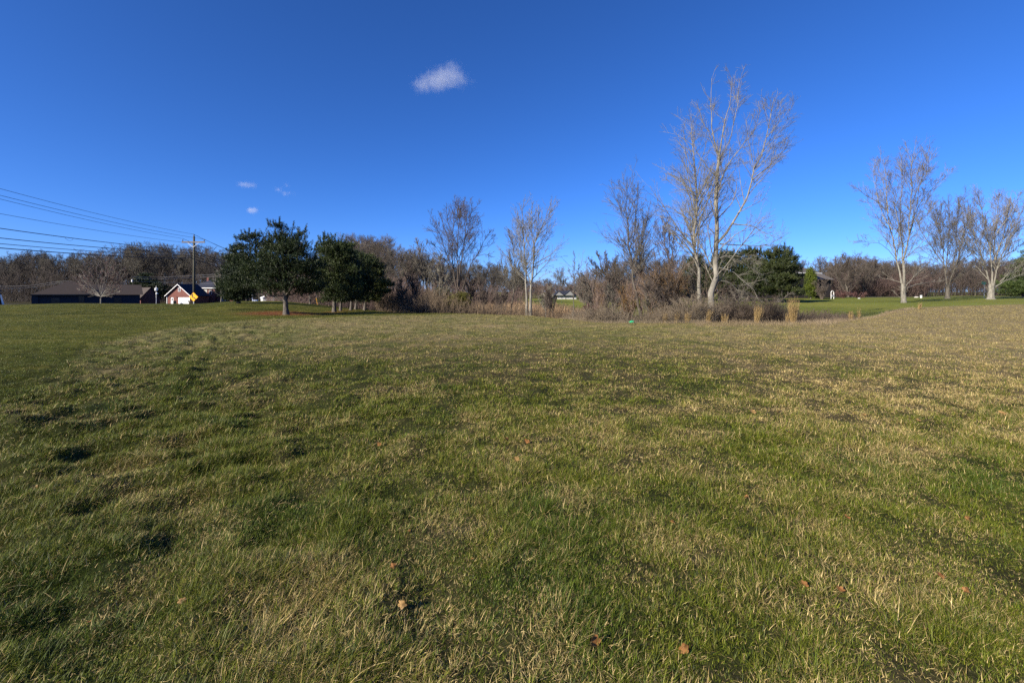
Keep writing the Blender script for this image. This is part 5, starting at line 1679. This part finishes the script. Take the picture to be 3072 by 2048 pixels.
LEAVES = [  # u, v, half size, seed, pale, label, tilt
    (1783, 1915, .050, 1, 0, 'largest curled orange-brown oak leaf upright in the foreground grass', (1.1, .2)),
    (2052, 1938, .040, 2, 0, 'pinkish brown leaf standing half buried right of the largest leaf', (1.0, -.5)),
    (2413, 1746, .034, 3, 0, 'rust leaf lying against pale straw in the lower right grass', (.4, .3)),
    (2520, 1762, .036, 4, 0, 'dull grey-brown leaf right of the rust leaf', (.3, .2)),
    (2020, 1560, .034, 5, 0, 'flat orange leaf with two points in the lower centre grass', (.3, .2)),
    (103, 1458, .042, 6, 1, 'pale yellow leaf alone in the dark grass at the left', (.7, .3)),
    (546, 1796, .035, 7, 1, 'small tan leaf in the dark lower left grass', (.5, .3)),
    (1205, 1806, .040, 8, 1, 'bleached leaf upright among straw in the lower middle', (1.2, .1)),
    (1180, 1692, .034, 9, 0, 'orange leaf in the green patch left of centre bottom', (.8, .4)),
    (1580, 1321, .055, 10, 0, 'bright orange-red leaf in the middle of the field', (.6, .3)),
    (1550, 1374, .050, 11, 1, 'light orange leaf just below the bright orange-red one', (.8, .3)),
    (1521, 1315, .050, 12, 0, 'narrow folded brown leaf left of the bright orange-red one', (.5, .9)),
    (2258, 1233, .075, 13, 1, 'large light orange leaf right of the field centre', (.6, .2)),
    (2590, 1242, .070, 14, 1, 'flat golden leaf on the short grass at the right', (.3, .2)),
    (3006, 1237, .075, 15, 1, 'pale wide leaf close to the right frame edge', (.4, .2)),
    (2366, 1293, .060, 16, 0, 'brown leaf with a pale edge below the large light orange one', (.4, .3)),
    (2752, 1257, .055, 17, 1, 'small yellow leaf right of the flat golden leaf', (.4, .3)),
    (2904, 1551, .036, 18, 0, 'orange leaf with dark shadow near the right edge', (.8, .3)),
    (2820, 1720, .040, 19, 0, 'brown curled leaf in the lower right grass, upper of two', (.5, .3)),
    (2902, 1765, .040, 20, 0, 'brown leaf in the lower right grass, lower of two', (.5, .2)),
    (1137, 1330, .045, 21, 0, 'small red-brown leaf left of the field centre', (.6, .3)),
    (2540, 1548, .045, 22, 0, 'dark purple-brown leaf pair half hidden right of the field centre', (.4, .3)),
]
for (u, v, sz, sd_, pale, lab, tl) in LEAVES:
    y = F * EYE / (v - VH)
    for _ in range(8):
        x = (u - U0) / F * y
        y = F * (EYE - gz(x, y) - .035) / (v - VH)
    x = (u - U0) / F * y
    me = leaf_mesh(sd_, sz * .7)
    o = link('fallen_leaf', me, M['leaf_pale'] if pale else M['leaf'], None, (x, y, gz(x, y) + .026))
    r = np.random.default_rng(sd_ + 50)
    o.rotation_euler = (tl[0], tl[1], r.uniform(-.6, .6))
    props(o, lab, 'leaf', 'fallen leaves on the field')
r = np.random.default_rng(99)
small = [leaf_mesh(700 + i, .03) for i in range(5)]
for me in small: me.materials.append(M['leaf'])
for i in range(16):
    v = 1000 + 900 * r.random() ** 1.6; u = r.uniform(1150, 3050) if i % 5 else r.uniform(100, 1100)
    y = F * EYE / (v - VH); x = (u - U0) / F * y
    o = bpy.data.objects.new('fallen_leaf', small[i % 5]); COL.objects.link(o)
    o.location = (x, y, gz(x, y) + .016); k = r.uniform(.35, .8) * (1 + max(0, y - 4) * .05)
    o.scale = (k, k, k)
    o.rotation_euler = (r.uniform(-.6, .9), r.uniform(-.6, .6), r.uniform(0, 6.28))
    props(o, 'tiny dry leaf fragment sunk between the blades of grass', 'leaf', 'scattered leaf fragments')


# ------------------------------------------------------------------ clouds: small real volumes
def cloud(u, v, y, lobes, label, dens, seed):
    c = W(u, v, y); s = y / F
    m = bpy.data.materials.new('cloud_vapour'); m.use_nodes = True
    nt = m.node_tree; N = nt.nodes; L = nt.links; N.clear()
    out = N.new('ShaderNodeOutputMaterial'); pv = N.new('ShaderNodeVolumePrincipled')
    pv.inputs['Color'].default_value = (1, 1, 1, 1); pv.inputs['Anisotropy'].default_value = .3
    tc = N.new('ShaderNodeTexCoord')
    # soft fall-off from each lobe centre, summed, then broken by noise
    prev = None
    for (du, dv, ru, rv) in lobes:
        mp = N.new('ShaderNodeMapping'); mp.vector_type = 'TEXTURE'
        mp.inputs['Location'].default_value = (du * s, 0, -dv * s)
        mp.inputs['Scale'].default_value = (ru * s, (ru + rv) * .5 * s, rv * s)
        L.new(tc.outputs['Object'], mp.inputs[0])
        ln = N.new('ShaderNodeVectorMath'); ln.operation = 'LENGTH'; L.new(mp.outputs[0], ln.inputs[0])
        mr = N.new('ShaderNodeMapRange'); mr.interpolation_type = 'SMOOTHSTEP'
        mr.inputs['From Min'].default_value = 1.0; mr.inputs['From Max'].default_value = .0
        L.new(ln.outputs['Value'], mr.inputs['Value'])
        if prev is None: prev = mr.outputs[0]
        else:
            a = N.new('ShaderNodeMath'); a.operation = 'ADD'; L.new(prev, a.inputs[0]); L.new(mr.outputs[0], a.inputs[1]); prev = a.outputs[0]
    nz = N.new('ShaderNodeTexNoise'); nz.inputs['Scale'].default_value = 1 / (19 * s); nz.inputs['Detail'].default_value = 8; nz.inputs['Roughness'].default_value = .62
    nz.inputs['Distortion'].default_value = .9
    L.new(tc.outputs['Object'], nz.inputs['Vector'])
    hf = N.new('ShaderNodeMath'); hf.operation = 'MULTIPLY_ADD'; L.new(prev, hf.inputs[0]); hf.inputs[1].default_value = .22; L.new(nz.outputs['Fac'], hf.inputs[2])
    br = N.new('ShaderNodeMapRange'); br.interpolation_type = 'SMOOTHSTEP'
    br.inputs['From Min'].default_value = .56; br.inputs['From Max'].default_value = .92; L.new(hf.outputs[0], br.inputs['Value'])
    ck = N.new('ShaderNodeMath'); ck.operation = 'POWER'; ck.use_clamp = True; L.new(prev, ck.inputs[0]); ck.inputs[1].default_value = .8
    m2 = N.new('ShaderNodeMath'); m2.operation = 'MULTIPLY'; L.new(br.outputs[0], m2.inputs[0]); m2.inputs[1].default_value = dens / s
    m3 = N.new('ShaderNodeMath'); m3.operation = 'MULTIPLY'; L.new(m2.outputs[0], m3.inputs[0]); L.new(ck.outputs[0], m3.inputs[1])
    L.new(m3.outputs[0], pv.inputs['Density'])
    L.new(pv.outputs[0], out.inputs['Volume'])
    a0 = min(l[0] - l[2] for l in lobes) * s; a1 = max(l[0] + l[2] for l in lobes) * s
    b0 = min(-l[1] - l[3] for l in lobes) * s; b1 = max(-l[1] + l[3] for l in lobes) * s
    dp = max((l[2] + l[3]) * .5 for l in lobes) * s
    # hull: a closed rounded shell round the lobes
    cx, cz = (a0 + a1) / 2, (b0 + b1) / 2
    n1, n2 = 20, 12; V = []
    for i in range(n2):
        th = pi * i / (n2 - 1)
        for j in range(n1):
            ph = 2 * pi * j / n1
            V.append((cx + .72 * (a1 - a0) * sin(th) * cos(ph), 1.1 * dp * sin(th) * sin(ph), cz + .72 * (b1 - b0) * cos(th)))
    Q = [[i * n1 + j, i * n1 + (j + 1) % n1, (i + 1) * n1 + (j + 1) % n1, (i + 1) * n1 + j][::-1] for i in range(n2 - 1) for j in range(n1)]
    o = link('cloud', np_mesh('cloud', np.array(V), [np.array(Q)]), m, None, c)
    props(o, label, 'cloud')
    m.cycles.volume_step_rate = .12 if False else 1.0
    return o


cloud(1320, 240, 3000, [(-22, 8, 78, 48), (20, -18, 66, 52), (44, -38, 40, 36), (66, 2, 58, 40), (-62, 20, 44, 40), (5, 2, 84, 48)], 'largest wispy white cloud high in the middle of the sky', .009, 1)
cloud(735, 553, 3600, [(-4, -1, 46, 17), (16, 4, 38, 15)], 'flat thin cloud streak, leftmost of the small clouds', .014, 2)
cloud(857, 565, 3600, [(2, -9, 24, 16), (-26, 4, 26, 15), (6, 16, 34, 14)], 'broken cluster of three tiny cloud puffs', .018, 3)
cloud(762, 632, 3600, [(0, 0, 36, 18), (-6, -3, 26, 15)], 'small oval cloud, lowest of the small clouds', .022, 4)
cloud(2200, 722, 5200, [(-36, 4, 62, 10), (26, -5, 58, 14), (70, 2, 34, 7)], 'faint pinkish cloud bank low behind the tallest tree', .006, 5)
